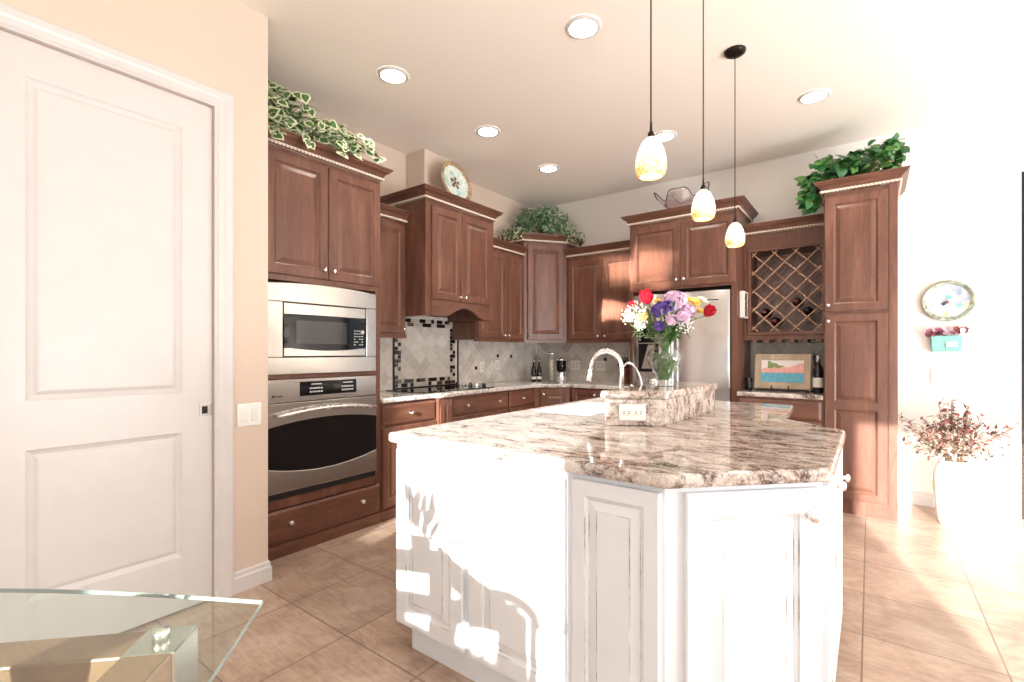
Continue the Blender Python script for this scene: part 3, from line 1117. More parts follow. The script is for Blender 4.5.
# ------------------------------------------------------------------ wine cabinet
WX0, WX1 = -0.926, -0.295
WWD = WX1 - WX0
t = thing('wine_cabinet', 'brown wall cabinet with diagonal lattice wine rack', 'wine rack', (WX0, 4.81, 1.36), 0)
H = 0.955
ox0, ox1, oz0, oz1 = 0.060, 0.600, 0.070, 0.795
mb = MB()
mb.box(0, ox0, 0, 0.325, 0, H).box(ox1, WWD, 0, 0.325, 0, H).box(ox0, ox1, 0, 0.325, 0, oz0).box(ox0, ox1, 0, 0.325, oz1, H)
mb.obj('carcass', M['wood'], t)
MB().box(ox0, ox1, 0.30, 0.325, oz0, oz1).obj('back_panel', M['wood_in'], t)
fr = MB()
r = [ring_rect(ox0 - 0.03, ox1 + 0.03, oz0 - 0.03, oz1 + 0.03, 0.0), ring_rect(ox0 - 0.026, ox1 + 0.026, oz0 - 0.026, oz1 + 0.026, -0.012),
     ring_rect(ox0, ox1, oz0, oz1, -0.012), ring_rect(ox0, ox1, oz0, oz1, 0.02)]
fr.rings(r, closed=True)
fr.obj('face_frame', M['wood_h'], t)
STEP = 0.166
lat = MB()


def lattice(mb, slope):
    # slats at 45 degrees clipped to the opening, each a thin deep board with a thin front edge
    cs = []
    base = oz0 + 0.02
    for k in range(-8, 10):
        c = k * STEP + (0.02 if slope > 0 else 0.055)
        # z = oz0 + slope*(x-ox0) + c
        pts = []
        for x in (ox0, ox1):
            z = oz0 + slope * (x - ox0) + c
            pts.append((x, z))
        (xa, za), (xb, zb) = pts
        def clip(x1, z1, x2, z2):
            ts = [0.0, 1.0]
            dz = z2 - z1
            t0, t1 = 0.0, 1.0
            for lim, sgn in ((oz0, 1), (oz1, -1)):
                f1, f2 = (z1 - lim) * sgn, (z2 - lim) * sgn
                if f1 < 0 and f2 < 0:
                    return None
                if f1 < 0:
                    t0 = max(t0, f1 / (f1 - f2))
                elif f2 < 0:
                    t1 = min(t1, f1 / (f1 - f2))
            if t1 - t0 < 0.03:
                return None
            return (x1 + (x2 - x1) * t0, z1 + dz * t0, x1 + (x2 - x1) * t1, z1 + dz * t1)
        q = clip(xa, za, xb, zb)
        if not q:
            continue
        x1, z1, x2, z2 = q
        h = 0.0042
        nx, nz = -(z2 - z1), (x2 - x1)
        l_ = hypot(nx, nz)
        nx, nz = nx / l_ * h, nz / l_ * h
        for ya, yb in ((0.012, 0.040), (0.235, 0.262)):
            if slope < 0:
                ya += 0.003
            vs = []
            for y in (ya, yb):
                vs += [(x1 - nx, y, z1 - nz), (x2 - nx, y, z2 - nz), (x2 + nx, y, z2 + nz), (x1 + nx, y, z1 + nz)]
            mb.add(vs, [(0, 1, 2, 3)], 0 if ya < 0.1 else 1)
            mb.add(vs, [(4, 7, 6, 5), (0, 4, 5, 1), (2, 6, 7, 3), (1, 5, 6, 2), (0, 3, 7, 4)], 1)


lattice(lat, 1)
lattice(lat, -1)
lat.obj('lattice', [M['slat'], M['wood_in']], t)
crown(t, [(0, 0), (WWD, 0)], H + 0.003)
rl = MB()
for i in range(6):
    x = 0.07 + i * 0.098
    rl.box(x, x + 0.036, 0.0, 0.27, -0.026, 0.0)
rl.obj('stemware_rail', M['wood_h'], t)


def wine_bottle_lying(name, loc, label, group, cap=M['wine_red']):
    t = thing(name, label, 'wine bottle', loc, 0, group)
    b = MB()
    b.X = Matrix.Rotation(radians(-90), 4, 'X')
    b.lathe([(1e-5, 0.0), (0.028, 0.0), (0.037, 0.006), (0.0375, 0.01), (0.0375, 0.185), (0.030, 0.205), (0.0150, 0.225), (0.0145, 0.27)][::1], 18)
    body = b.obj('bottle', M['bottle'], t)
    c_ = MB()
    c_.X = Matrix.Rotation(radians(-90), 4, 'X')
    c_.lathe([(0.0155, 0.235), (0.0158, 0.288), (0.014, 0.292), (1e-5, 0.293)], 14)
    c_.obj('capsule', cap, t)
    t.rotation_euler = (0, 0, pi)
    return t


def cell(i, j):
    """lower corner of a lattice cell centre in world x,z"""
    return (WX0 + ox0 + i, 1.36 + oz0 + j)


# intersections of the two slat families: x-x0 = (cb-ca)/2 ...
def vertex(m, n_):
    ca = m * STEP + 0.02
    cb = n_ * STEP + 0.055
    x = (cb - ca) / 2
    return (WX0 + ox0 + x, 1.36 + oz0 + x + ca)


bl = [('second from the left in the lattice, with dark red foil', 0.118, 0.235), ('lowest of the red-foiled bottles, left of centre in the lattice', 0.205, 0.135),
      ('near the middle of the lattice, higher of the red-foiled pair', 0.300, 0.245), ('right of the middle of the lattice, with a dark capsule', 0.395, 0.150)]
for k, (dsc, ax, az) in enumerate(bl):
    # find the nearest lattice vertex below: bottles rest in the vee above it
    best = min(((vertex(m, n_)) for m in range(-6, 7) for n_ in range(-2, 9)), key=lambda p: (p[0] - (WX0 + ox0 + ax)) ** 2 + (p[1] + 0.058 - (1.36 + oz0 + az)) ** 2)
    wine_bottle_lying('wine_bottle', (best[0], 5.105, best[1] + 0.0598), 'dark wine bottle ' + dsc, 'bottles in the wine rack',
                      M['wine_red'] if k < 3 else M['black'])

# hanging wine glasses below the rack
WG = [(1e-5, 0.0), (0.034, -0.001), (0.034, -0.004), (0.006, -0.007), (0.004, -0.02), (0.004, -0.085), (0.012, -0.095), (0.034, -0.115), (0.041, -0.145), (0.038, -0.185), (0.033, -0.205)]


def wine_glass(loc, label):
    t = thing('wine_glass', label, 'wine glass', loc, 0, 'glasses hanging under the wine rack')
    MB().lathe(WG[5:], 18, cap=False).obj('bowl', M['glass'], t)
    MB().lathe(WG[:6], 14, cap=False).obj('stem', M['glass'], t)
    return t


gg = wine_glass((WX0 + 0.137, 4.86, 1.334 - 0.001), 'clear wine glass hanging at the left end under the wine rack, in front')
dup(gg, (WX0 + 0.137, 4.98, 1.333), label='clear wine glass hanging at the left end under the wine rack, behind another')
dup(gg, (WX0 + 0.530, 4.86, 1.333), label='clear wine glass hanging at the right end under the wine rack, in front')
dup(gg, (WX0 + 0.530, 4.98, 1.333), label='clear wine glass hanging at the right end under the wine rack, behind another')

# base cabinet and counter of the wine niche
t = thing('base_cabinet', 'low brown base cabinet under the wine niche counter', 'cabinet', (-0.926, YF, 0), 0)
MB().box(0, WWD, 0.0, 0.60, 0.10, 0.868).box(0, WWD, 0.06, 0.60, 0, 0.10).obj('carcass', M['wood'], t)
d = slab_drawer(MB(), 0.015, WWD - 0.015, 0.70, 0.850).obj('drawer', M['wood_h'], t)
knob(d, WWD / 2, 0.775)
doors(t, [(0.015, WWD / 2 - 0.002, 0.12, 0.685, WWD / 2 - 0.04, 0.64), (WWD / 2 + 0.002, WWD - 0.015, 0.12, 0.685, WWD / 2 + 0.04, 0.64)])
o = MB().box(-0.928, -0.297, YF - 0.03, YW - 0.002, 0.870, 0.908).obj('niche_countertop', M['granite'], None, bevel=0.010, seg=3)
tag(o, 'short pale granite countertop in the niche below the wine rack', 'countertop')

# pantry
PX0, PX1 = -0.293, 0.164
PW = PX1 - PX0
t = thing('pantry_cabinet', 'tall brown pantry cabinet at the right end of the back wall', 'cabinet', (PX0, YF, 0), 0)
MB().box(0, PW, 0.0, 0.605, 0.10, 2.50).box(0, PW, 0.012, 0.605, 0, 0.10).obj('carcass', M['wood'], t)
dw = 0.400
MB().box(dw + 0.006, PW, -0.010, 0.0, 0.10, 2.50).obj('filler_stile', M['wood'], t)
o = raised_door(MB(), 0.006, dw, 1.565, 2.462).obj('door', M['wood'], t)
knob(o, 0.030, 1.615)
# lower door: one leaf with two raised panels
ld = MB()
z0, z1, zm = 0.115, 1.545, 0.835
y_, tt = 0.0, 0.020
r = [ring_rect(0.006, dw, z0, z1, 0), ring_rect(0.006, dw, z0, z1, -0.016), ring_rect(0.010, dw - 0.004, z0 + 0.004, z1 - 0.004, -0.020)]
ld.rings(r, closed=True)


def panel_field(mb, x0, x1, z0, z1, t=0.020):
    steps = [(0.0, t), (0.003, t - 0.004), (0.011, t - 0.009), (0.014, t - 0.010), (0.040, t - 0.002), (0.044, t - 0.001)]
    rr = [ring_rect(x0 + a, x1 - a, z0 + a, z1 - a, -q) for a, q in steps]
    mb.rings(rr, closed=True)
    mb.add(rr[-1], [(0, 1, 2, 3)])


xa, xb = 0.010, dw - 0.004
fa = 0.058
for (a0, a1, b0, b1) in ((xa, xa + fa, z0 + 0.004, z1 - 0.004), (xb - fa, xb, z0 + 0.004, z1 - 0.004), (xa + fa, xb - fa, z0 + 0.004, z0 + fa),
                         (xa + fa, xb - fa, z1 - fa, z1 - 0.004), (xa + fa, xb - fa, zm - 0.03, zm + 0.03)):
    ld.add(ring_rect(a0, a1, b0, b1, -0.020), [(0, 1, 2, 3)])
panel_field(ld, xa + fa, xb - fa, z0 + fa, zm - 0.03)
panel_field(ld, xa + fa, xb - fa, zm + 0.03, z1 - fa)
o = ld.obj('door', M['wood'], t)
knob(o, 0.030, 1.490)
crown(t, [(0, 0.605), (0, 0), (PW, 0), (PW, 0.605)], 2.503)

# ------------------------------------------------------------------ base run on the left wall


def base_unit(label, y0, y1, n_doors, loc=None, rot=LEFT, drawer=True, dknobs=1, post=0.0):
    w_ = y1 - y0
    t = thing('base_cabinet', label, 'cabinet', loc or (XF, y0, 0), rot)
    MB().box(0, w_, 0.0, 0.555, 0, 0.868).obj('carcass', M['wood'], t)
    if drawer:
        d = slab_drawer(MB(), 0.008, w_ - 0.008, 0.700, 0.853).obj('drawer', M['wood_h'], t)
        if dknobs == 1:
            knob(d, w_ / 2, 0.778)
        else:
            knob(d, w_ * 0.25, 0.778)
            knob(d, w_ * 0.80, 0.778)
    zt_ = 0.685 if drawer else 0.853
    if n_doors == 1:
        doors(t, [(0.008, w_ - 0.008, 0.095, zt_, w_ - 0.04, zt_ - 0.05)])
    else:
        m_ = w_ / 2
        doors(t, [(0.008, m_ - 0.002, 0.095, zt_, m_ - 0.035, zt_ - 0.05), (m_ + 0.002, w_ - 0.008, 0.095, zt_, m_ + 0.035, zt_ - 0.05)])
    MB().box(0, w_, -0.012, 0.0, 0, 0.075).obj('plinth', M['wood_h'], t)
    return t


base_unit('brown base cabinet with one drawer beside the oven tower', 2.250, 2.800, 1)
t = thing('corner_post', 'slim fluted brown post between the drawers beside the cooktop', 'post', (XF, 2.800, 0), LEFT)
pb = MB().box(0, 0.166, 0.0, 0.555, 0, 0.868)
pb.box(0.004, 0.162, -0.040, 0.0, 0.0, 0.866).box(0.020, 0.066, -0.048, -0.04, 0.06, 0.800).box(0.100, 0.146, -0.048, -0.04, 0.06, 0.800)
pb.obj('post', M['wood'], t)
base_unit('brown base cabinet with a wide two-knob drawer under the cooktop', 2.968, 3.790, 2, dknobs=2)
base_unit('brown base cabinet with a small drawer next to the corner', 3.792, 4.255, 1)
# diagonal corner base
CA, CB = (XF, 4.257), (-2.585, YF)
ang = atan2(CB[1] - CA[1], CB[0] - CA[0])
wl = hypot(CB[0] - CA[0], CB[1] - CA[1])
t = thing('corner_base_cabinet', 'diagonal brown base cabinet in the kitchen corner', 'cabinet', (CA[0], CA[1], 0), ang)
MB().prism([loc2(p, CA, ang) for p in (CA, CB, (-2.585, YW - 0.01), (XW + 0.01, YW - 0.01), (XW + 0.01, 4.257))], 0, 0.868).obj('carcass', M['wood'], t)
MB().box(0.002, 0.055, -0.020, 0.0, 0, 0.86).obj('stile', M['wood'], t)
doors(t, [(0.065, wl - 0.02, 0.10, 0.853, 0.10, 0.80)])
base_unit('brown back-wall base cabinet left of the fridge', 0, 0.655, 2, loc=(-2.580, YF, 0), rot=0, drawer=False)

# main countertop: one L with a diagonal corner
ct = [(XF + 0.03, 2.252), (XF + 0.03, 2.770), (XF + 0.072, 2.800), (XF + 0.072, 2.966), (XF + 0.03, 2.996), (XF + 0.03, 4.245), (-2.598, YF - 0.03), (-1.920, YF - 0.03), (-1.920, YW - 0.003), (XW + 0.003, YW - 0.003), (XW + 0.003, 2.252)]
o = MB().prism(ct, 0.870, 0.908).obj('countertop', M['granite'], None, bevel=0.012, seg=3)
tag(o, 'long pale granite countertop running along the left and back walls', 'countertop')

# backsplash
t = MB().box(0, YW - 2.252, -0.010, 0, 0.909, 1.56).obj('trim_1', M['splash'])
t.location = (XW, 2.252, 0)
t.rotation_euler = (0, 0, LEFT)
t['kind'] = 'structure'
t = MB().box(XW + 0.012, -1.92, YW - 0.010, YW, 0.909, 1.40).box(-0.926, -0.295, YW - 0.010, YW, 0.909, 1.36).obj('trim_2', M['splash'])
t['kind'] = 'structure'
for i, (y, z) in enumerate(((3.955, 1.075), (4.335, 1.205), (4.59, 1.20))):
    o = MB().cbox(-0.018, 0.018, -0.016, -0.009, -0.018, 0.018, 0.002).obj('accent_tile', M['tile_blk'])
    o.location = (XW, y, z)
    o.rotation_euler = (0, 0, LEFT)
    tag(o, ['small dark square accent tile low beside the mosaic panel', 'small dark square accent tile above the left wall outlets', 'small dark square accent tile nearest the corner on the left wall'][i], 'tile')
o = MB().cbox(-0.02, 0.02, -0.016, -0.009, -0.02, 0.02, 0.002).obj('accent_tile', M['tile_blk'])
o.location = (-2.47, YW, 1.165)
tag(o, 'small dark square accent tile on the back wall backsplash', 'tile')

# mosaic panel behind the cooktop
t = thing('mosaic_panel', 'backsplash panel of diagonal tiles with a black and white mosaic border', 'tile panel', (XW + 0.010, 2.815, 0.910), LEFT)
MW, MH = 0.85, 0.70
MB().box(0.0, MW, -0.006, 0.0, 0.0, MH).obj('tile_field', M['splash'], t)
pf = MB()
for (a, b, c_, d_) in ((0, 0.014, 0, MH), (MW - 0.014, MW, 0, MH), (0.014, MW - 0.014, 0, 0.014), (0.014, MW - 0.014, MH - 0.014, MH)):
    pf.box(a, b, -0.016, -0.005, c_, d_)
pf.obj('pencil_frame', M['dark_metal'], t)
ms = MB()
q = 0.0375
rr = random.Random(3)
nx_ = int((MW - 0.03) / q)
nz_ = int((MH - 0.03) / q)
for i in range(nx_):
    for j in range(nz_):
        if 2 <= i < nx_ - 2 and 2 <= j < nz_ - 2:
            continue
        x = 0.016 + i * q
        z = 0.016 + j * q
        k = rr.random()
        mi = 0 if k < 0.48 else (1 if k < 0.60 else 2)
        ms.box(x + 0.0015, x + q - 0.0015, -0.011, -0.005, z + 0.0015, z + q - 0.0015, mi)
ms.obj('mosaic_border', [M['tile_blk'], M['tile_brn'], M['tile_lt']], t)


def outlet(loc, rot, label, wide=0.07, kind='outlet', n=1):
    t = thing('power_outlet', label, 'outlet', loc, rot)
    MB().cbox(-wide / 2, wide / 2, -0.006, 0, -0.057, 0.057, 0.002).obj('cover_plate', M['white2'], t)
    for i in range(n):
        cx = (i - (n - 1) / 2) * 0.046
        f = MB().cbox(cx - 0.017, cx + 0.017, -0.009, -0.005, -0.034, 0.034, 0.002).obj('socket', M['ceramic'], t)
        s_ = MB()
        for dz in (-0.018, 0.018):
            s_.box(cx - 0.008, cx - 0.005, -0.0096, -0.008, dz - 0.005, dz + 0.006).box(cx + 0.004, cx + 0.007, -0.0096, -0.008, dz - 0.005, dz + 0.006)
        s_.obj('slots', M['black'], f)
    return t


outlet((XW + 0.0105, 3.99 + 0.06, 1.085), LEFT, 'white outlet on the left backsplash nearer the cooktop knobs', 0.07)
outlet((XW + 0.0105, 4.32, 1.10), LEFT, 'white outlet on the left backsplash nearer the corner', 0.07)
outlet((-2.86, YW - 0.0105, 1.09), 0, 'white double outlet on the back wall backsplash nearer the corner', 0.115, n=2)
outlet((-2.53, YW - 0.0105, 1.09), 0, 'white double outlet on the back wall backsplash nearer the knife block', 0.115, n=2)

# cooktop
t = thing('cooktop', 'black glass cooktop set into the granite countertop below the hood', 'cooktop', (XF - 0.03, 2.72, 0.9085), LEFT)
MB().cbox(0, 0.91, 0.005, 0.50, 0, 0.007, 0.002).obj('glass_surface', M['black_glass'], t)
rg = MB()
for (x, y, r_) in ((0.16, 0.14, 0.075), (0.16, 0.36, 0.10), (0.56, 0.14, 0.10), (0.56, 0.36, 0.075)):
    for k in range(32):
        a0, a1 = 2 * pi * k / 32, 2 * pi * (k + 1) / 32
        rg.add([(x + (r_ - 0.003) * cos(a0), y + (r_ - 0.003) * sin(a0), 0.0074), (x + r_ * cos(a0), y + r_ * sin(a0), 0.0074),
                (x + r_ * cos(a1), y + r_ * sin(a1), 0.0074), (x + (r_ - 0.003) * cos(a1), y + (r_ - 0.003) * sin(a1), 0.0074)], [(0, 1, 2, 3)])
rg.obj('burner_rings', M['tile_brn'], t)
for i in range(5):
    kb = MB().lathe([(0.021, 0), (0.021, 0.012), (0.018, 0.016), (0.017, 0.030), (0.014, 0.033), (1e-5, 0.0335)], 16, c=(0.835, 0.075 + i * 0.088, 0.0068))
    kb.obj('knob', M['black'] if i % 2 == 0 else M['nickel'], t)

# ------------------------------------------------------------------ island
IT = [(-1.642, 1.315), (-0.452, 1.315), (-0.085, 1.682), (-0.085, 2.548), (-0.345, 2.808), (-0.395, 3.56), (-1.635, 3.56)]
sink = [(-1.555, 2.30), (-1.215, 2.30), (-1.215, 2.90), (-1.555, 2.90)]
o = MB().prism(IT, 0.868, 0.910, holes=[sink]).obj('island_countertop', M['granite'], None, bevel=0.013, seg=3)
tag(o, 'large brown and cream granite countertop on the white island', 'countertop')
body = inset(IT, 0.030)
toe = inset(IT, 0.060)
toe = [(x + (0.03 if i in (0, 6) else 0), y) for i, (x, y) in enumerate(toe)]
t = thing('kitchen_island', 'antiqued white kitchen island with panelled sides and clipped corner', 'kitchen island', (-0.85, 2.4, 0))
IL = (-0.85, 2.4)
MB().prism([(x + 0.85, y - 2.4) for x, y in body], 0.105, 0.867).obj('carcass', M['island'], t)
MB().prism([(x + 0.85, y - 2.4) for x, y in toe], 0.0, 0.106).obj('toe_kick', M['island'], t)


def isl_panel(o3, rz, x0, x1, z0, z1, name='panel', kn=None, fw=0.062):
    """a panel standing on an island face; o3 = world point of the face's left end"""
    e = raised_door(MB(), x0, x1, z0, z1, fw=fw, glazed=True).obj(name, [M['island'], M['glaze']], t)
    e.location = (o3[0] + 0.85, o3[1] - 2.4, 0)
    e.rotation_euler = (0, 0, rz)
    if kn:
        knob(e, kn[0], kn[1], r=0.017)
    return e


f0 = body[0]
yF = f0[1]
P0 = (0.0, yF)
isl_panel(P0, 0, -1.598, -1.222, 0.120, 0.842)
isl_panel(P0, 0, -1.192, -0.782, 0.120, 0.842)
isl_panel(P0, 0, -0.756, -0.474, 0.120, 0.852, fw=0.046)
c0, c1 = body[1], body[2]
cl = hypot(c1[0] - c0[0], c1[1] - c0[1])
isl_panel(c0, radians(45), 0.055, cl - 0.018, 0.120, 0.852, 'door', (cl - 0.058, 0.775), fw=0.070)
d0, d1 = body[2], body[3]
dl = d1[1] - d0[1]
isl_panel(d0, LEFT, 0.012, dl / 2 - 0.003, 0.120, 0.852, 'door', (dl / 2 - 0.05, 0.775))
isl_panel(d0, LEFT, dl / 2 + 0.003, dl - 0.012, 0.120, 0.852, 'door', (dl - 0.10, 0.725))
e0, e1 = body[3], body[4]
isl_panel(e0, radians(135), 0.02, hypot(e1[0] - e0[0], e1[1] - e0[1]) - 0.02, 0.12, 0.852)
s0 = body[6]
isl_panel((s0[0], s0[1]), radians(-90), 0.02, 1.05, 0.12, 0.852)
isl_panel((s0[0], s0[1]), radians(-90), 1.09, 2.15, 0.12, 0.852)

# raised granite bar on the island
BP = [(-0.984, 2.036), (-0.752, 2.182), (-0.722, 2.94), (-0.965, 2.94)]
t = thing('raised_bar', 'raised granite bar block with rounded cap on the island countertop', 'bar ledge', (-0.85, 2.5, 0.911))
MB().prism([(x + 0.85, y - 2.5) for x, y in BP], 0, 0.122).obj('block', M['granite_v'], t, bevel=0.004)
MB().prism([(x + 0.85, y - 2.5) for x, y in inset(BP, -0.014)], 0.122, 0.160).obj('cap', M['granite'], t, bevel=0.014, seg=3)
ang = atan2(0.146, 0.232)
ox = thing('power_outlet', 'wide white double outlet on the front of the raised granite bar', 'outlet', (-0.984 + 0.125 * cos(ang) + 0.0004 * sin(ang), 2.036 + 0.125 * sin(ang) - 0.0004 * cos(ang), 0.972), ang)
MB().cbox(-0.060, 0.060, -0.006, 0, -0.037, 0.037, 0.002).obj('cover_plate', M['white2'], ox)
for cx in (-0.027, 0.027):
    f = MB().cbox(cx - 0.022, cx + 0.022, -0.009, -0.005, -0.016, 0.016, 0.002).obj('socket', M['ceramic'], ox)
    s_ = MB()
    for dx in (-0.011, 0.011):
        s_.box(cx + dx - 0.004, cx + dx + 0.004, -0.0096, -0.008, 0.003, 0.006).box(cx + dx - 0.004, cx + dx + 0.004, -0.0096, -0.008, -0.006, -0.003)
    s_.obj('slots', M['dark_metal'], f)

# sink
t = thing('kitchen_sink', 'steel undermount sink sunk into the sunlit side of the island', 'sink', (-1.385, 2.60, 0.867))
sb = MB()
hx, hy = 0.170, 0.300
rs = []
def rrect(hx, hy, z, r=0.03, n=4):
    out = []
    for (cx, cy, a0) in ((hx - r, hy - r, 0), (-hx + r, hy - r, 90), (-hx + r, -hy + r, 180), (hx - r, -hy + r, 270)):
        for k in range(n + 1):
            a = radians(a0 + 90 * k / n)
            out.append((cx + r * cos(a), cy + r * sin(a), z))
    return out
rs = [rrect(hx + 0.02, hy + 0.02, -0.001), rrect(hx, hy, -0.001), rrect(hx - 0.004, hy - 0.004, -0.17), rrect(hx - 0.03, hy - 0.03, -0.19), rrect(0.03, 0.03, -0.195, 0.029)]
sb.rings(rs, closed=True, smooth=False)
sb.add(rs[-1], [tuple(range(len(rs[-1])))])
sb.obj('basin', M['steel'], t)
MB().lathe([(0.030, -0.193), (0.026, -0.188), (1e-5, -0.190)], 16).obj('drain', M['nickel'], t)

# gooseneck faucet
fx, fy = -1.105, 2.50
t = thing('kitchen_faucet', 'tall brushed nickel gooseneck faucet beside the island sink', 'faucet', (fx, fy, 0.9105))
MB().lathe([(0.030, 0), (0.030, 0.008), (0.024, 0.014), (0.020, 0.05), (0.017, 0.09), (0.0155, 0.10)], 18).obj('base', M['nickel'], t)
h = 0.245
pth = [(0, 0, 0.09), (0, 0, h)]
r_ = 0.088
for k in range(1, 13):
    a = pi * k / 12 * 0.93
    pth.append((-r_ + r_ * cos(a), 0, h + r_ * 1.15 * sin(a)))
le = pth[-1]
pth.append((le[0] - 0.006, 0, le[2] - 0.035))
MB().tube(pth, 0.0135, 12).obj('spout', M['nickel'], t)
MB().tube([(le[0] - 0.006, 0, le[2] - 0.030), (le[0] - 0.013, 0, le[2] - 0.075), (le[0] - 0.016, 0, le[2] - 0.092)], [0.0155, 0.018, 0.0165], 12).obj('spray_head', M['nickel'], t)
MB().tube([(0.018, 0, 0.06), (0.05, 0, 0.075), (0.085, 0, 0.115)], [0.009, 0.007, 0.006], 8).obj('lever', M['nickel'], t)
t.rotation_euler = (0, 0, radians(12))

# filtered water tap
t = thing('filter_tap', 'small slim curved water tap behind the raised granite bar', 'tap', (-1.03, 2.62, 0.9105))
MB().lathe([(0.020, 0), (0.020, 0.01), (0.015, 0.02), (0.014, 0.13), (0.010, 0.14)], 14).obj('base', M['nickel'], t)
MB().tube(bez((0, 0, 0.13), (-0.02, 0.0, 0.23), (-0.06, 0.0, 0.30), (-0.105, 0.0, 0.270), 12) + [(-0.112, 0, 0.255)], 0.0062, 8).obj('spout', M['nickel'], t)
MB().tube([(-0.005, -0.01, 0.12), (-0.03, -0.03, 0.135), (-0.055, -0.045, 0.155)], 0.006, 8).obj('lever', M['nickel'], t)
t = thing('air_gap', 'short round steel cap standing beside the slim water tap', 'sink fitting', (-1.010, 2.735, 0.9105))
MB().lathe([(0.026, 0), (0.026, 0.165), (0.022, 0.182), (1e-5, 0.184)], 18).obj('cap', M['nickel'], t)
MB().lathe([(0.0285, 0.0), (0.0285, 0.010), (0.0265, 0.012)], 18, cap=False).obj('ring', M['nickel'], t)

# ------------------------------------------------------------------ vase of flowers on the bar
VX, VY, VZ = -0.855, 2.475, 1.0715
t = thing('glass_vase', 'clear cut-glass vase of flowers on the raised granite bar', 'vase', (VX, VY, VZ))
prof = [(0.050, 0.0), (0.054, 0.006), (0.050, 0.02), (0.046, 0.035), (0.060, 0.075), (0.084, 0.120), (0.092, 0.150), (0.084, 0.178), (0.060, 0.200), (0.050, 0.215), (0.052, 0.235), (0.068, 0.262), (0.084, 0.278)]
MB().lathe(prof, 32, cap=True, wob=lambda a, k: 0.025 * cos(12 * a) if 2 < k < 8 else 0).obj('vessel', M['glass'], t)
MB().lathe([(0.001, 0.024), (0.042, 0.028), (0.056, 0.075), (0.079, 0.120), (0.0865, 0.150), (0.079, 0.176), (1e-4, 0.178)], 24, cap=False).obj('water', clear_glass('vase_water', (0.95, 0.98, 0.96, 1), 0.02, 1.2), t)
VR = 0.044

VB = Vector((VX, VY, VZ))


def petal(mb, c, d, up, ln, wd, cup=0.3, mi=0):
    """one cupped petal from c along d"""
    d = Vector(d).normalized()
    up = Vector(up)
    s = d.cross(up).normalized()
    u = s.cross(d).normalized()
    vs = []
    for k, (a, wv) in enumerate(((0, 0.25), (0.35, 0.85), (0.7, 1.0), (1.0, 0.55))):
        for m in (-1, 0, 1):
            lift = cup * (a ** 2) * ln + (abs(m) * 0.18 * wd)
            vs.append(tuple(Vector(c) + d * (a * ln) + s * (m * wv * wd / 2) + u * lift))
    fs = []
    for k in range(3):
        for m in range(2):
            i = k * 3 + m
            fs.append((i, i + 1, i + 4, i + 3))
    mb.add(vs, fs, mi, True)


def rand_dir(r):
    z = r.uniform(-1, 1)
    a = r.uniform(0, 2 * pi)
    q = sqrt(1 - z * z)
    return Vector((q * cos(a), q * sin(a), z))


def frame_to(d):
    return Vector(d).to_track_quat('Z', 'Y').to_matrix().to_4x4()


def stem_path(head):
    """stem from the vase foot through the neck to the flower head (local to the head)"""
    h = Vector(head)
    rel = h - VB
    n_ = Vector((rel.x, rel.y, 0))
    ln = max(n_.length, 1e-4)
    nk = n_ / ln * min(VR, 0.10 * ln + 0.008)
    ft = -nk * 0.8
    p0 = VB + Vector((ft.x, ft.y, 0.035))
    p1 = VB + Vector((nk.x, nk.y, 0.235))
    p2 = h * 0.55 + p1 * 0.45 + Vector((0, 0, 0.03))
    return [tuple(p - h) for p in (p0, (p0 + p1) / 2, p1, p2, h - (rel.normalized() * 0.004))]


FLG = 'cut flowers in the glass vase'


def flower(name, label, head, builder, mats, stem=True, tilt=None):
    t = thing(name, label, 'flower', head, 0, None)
    mb = MB()
    d = tilt or (Vector(head) - VB - Vector((0, 0, 0.14)))
    mb.X = frame_to(Vector(d).normalized() + 0.75 * (Vector((-0.1, 0.2, CH + 0.2)) - Vector(head)).normalized())
    builder(mb)
    mb.obj('blossom', mats, t)
    if stem:
        MB().tube(stem_path(head), 0.0026, 5).obj('stem', M['stem'], t)
    return t


def rose(s):
    def f(mb):
        mb.ball((0, 0, 0.010 * s), 0.016 * s, 8, 6)
        for ring, (n, tl, ln, wd, z, cup) in enumerate(((4, 80, 0.034, 0.034, 0.004, 0.25), (5, 62, 0.040, 0.042, 0.000, 0.35), (6, 40, 0.044, 0.046, -0.006, 0.5))):
            for k in range(n):
                a = 2 * pi * k / n + ring * 0.5
                e = radians(tl)
                petal(mb, (0, 0, z * s), (cos(a) * cos(e), sin(a) * cos(e), sin(e)), (0, 0, 1) if tl < 70 else (-cos(a), -sin(a), 0.2), ln * s, wd * s, cup)
    return f


def cluster(rad, n, ps, seed, squash=0.8, mi=1):
    def f(mb):
        r = random.Random(seed)
        for k in range(n):
            d = rand_dir(r)
            if d.z < -0.35:
                d.z = -d.z
            c = Vector((d.x * rad, d.y * rad, d.z * rad * squash)) * r.uniform(0.75, 1.0)
            X0 = mb.X
            mb.X = X0 @ Matrix.Translation(c) @ frame_to(d)
            for p in range(5):
                a = 2 * pi * p / 5 + k
                petal(mb, (0, 0, 0), (cos(a), sin(a), 0.25), (0, 0, 1), ps, ps * 0.9, 0.2, r.randrange(mi))
            mb.X = X0
    return f


def daisy(s, n=12):
    def f(mb):
        for k in range(n):
            a = 2 * pi * k / n
            petal(mb, (0, 0, 0), (cos(a), sin(a), 0.15), (0, 0, 1), 0.034 * s, 0.014 * s, 0.1, 0)
        for k in range(n):
            a = 2 * pi * (k + 0.5) / n
            petal(mb, (0, 0, 0.003), (cos(a), sin(a), 0.5), (0, 0, 1), 0.024 * s, 0.012 * s, 0.1, 0)
        mb.ball((0, 0, 0.005), 0.008 * s, 8, 5, 1)
    return f


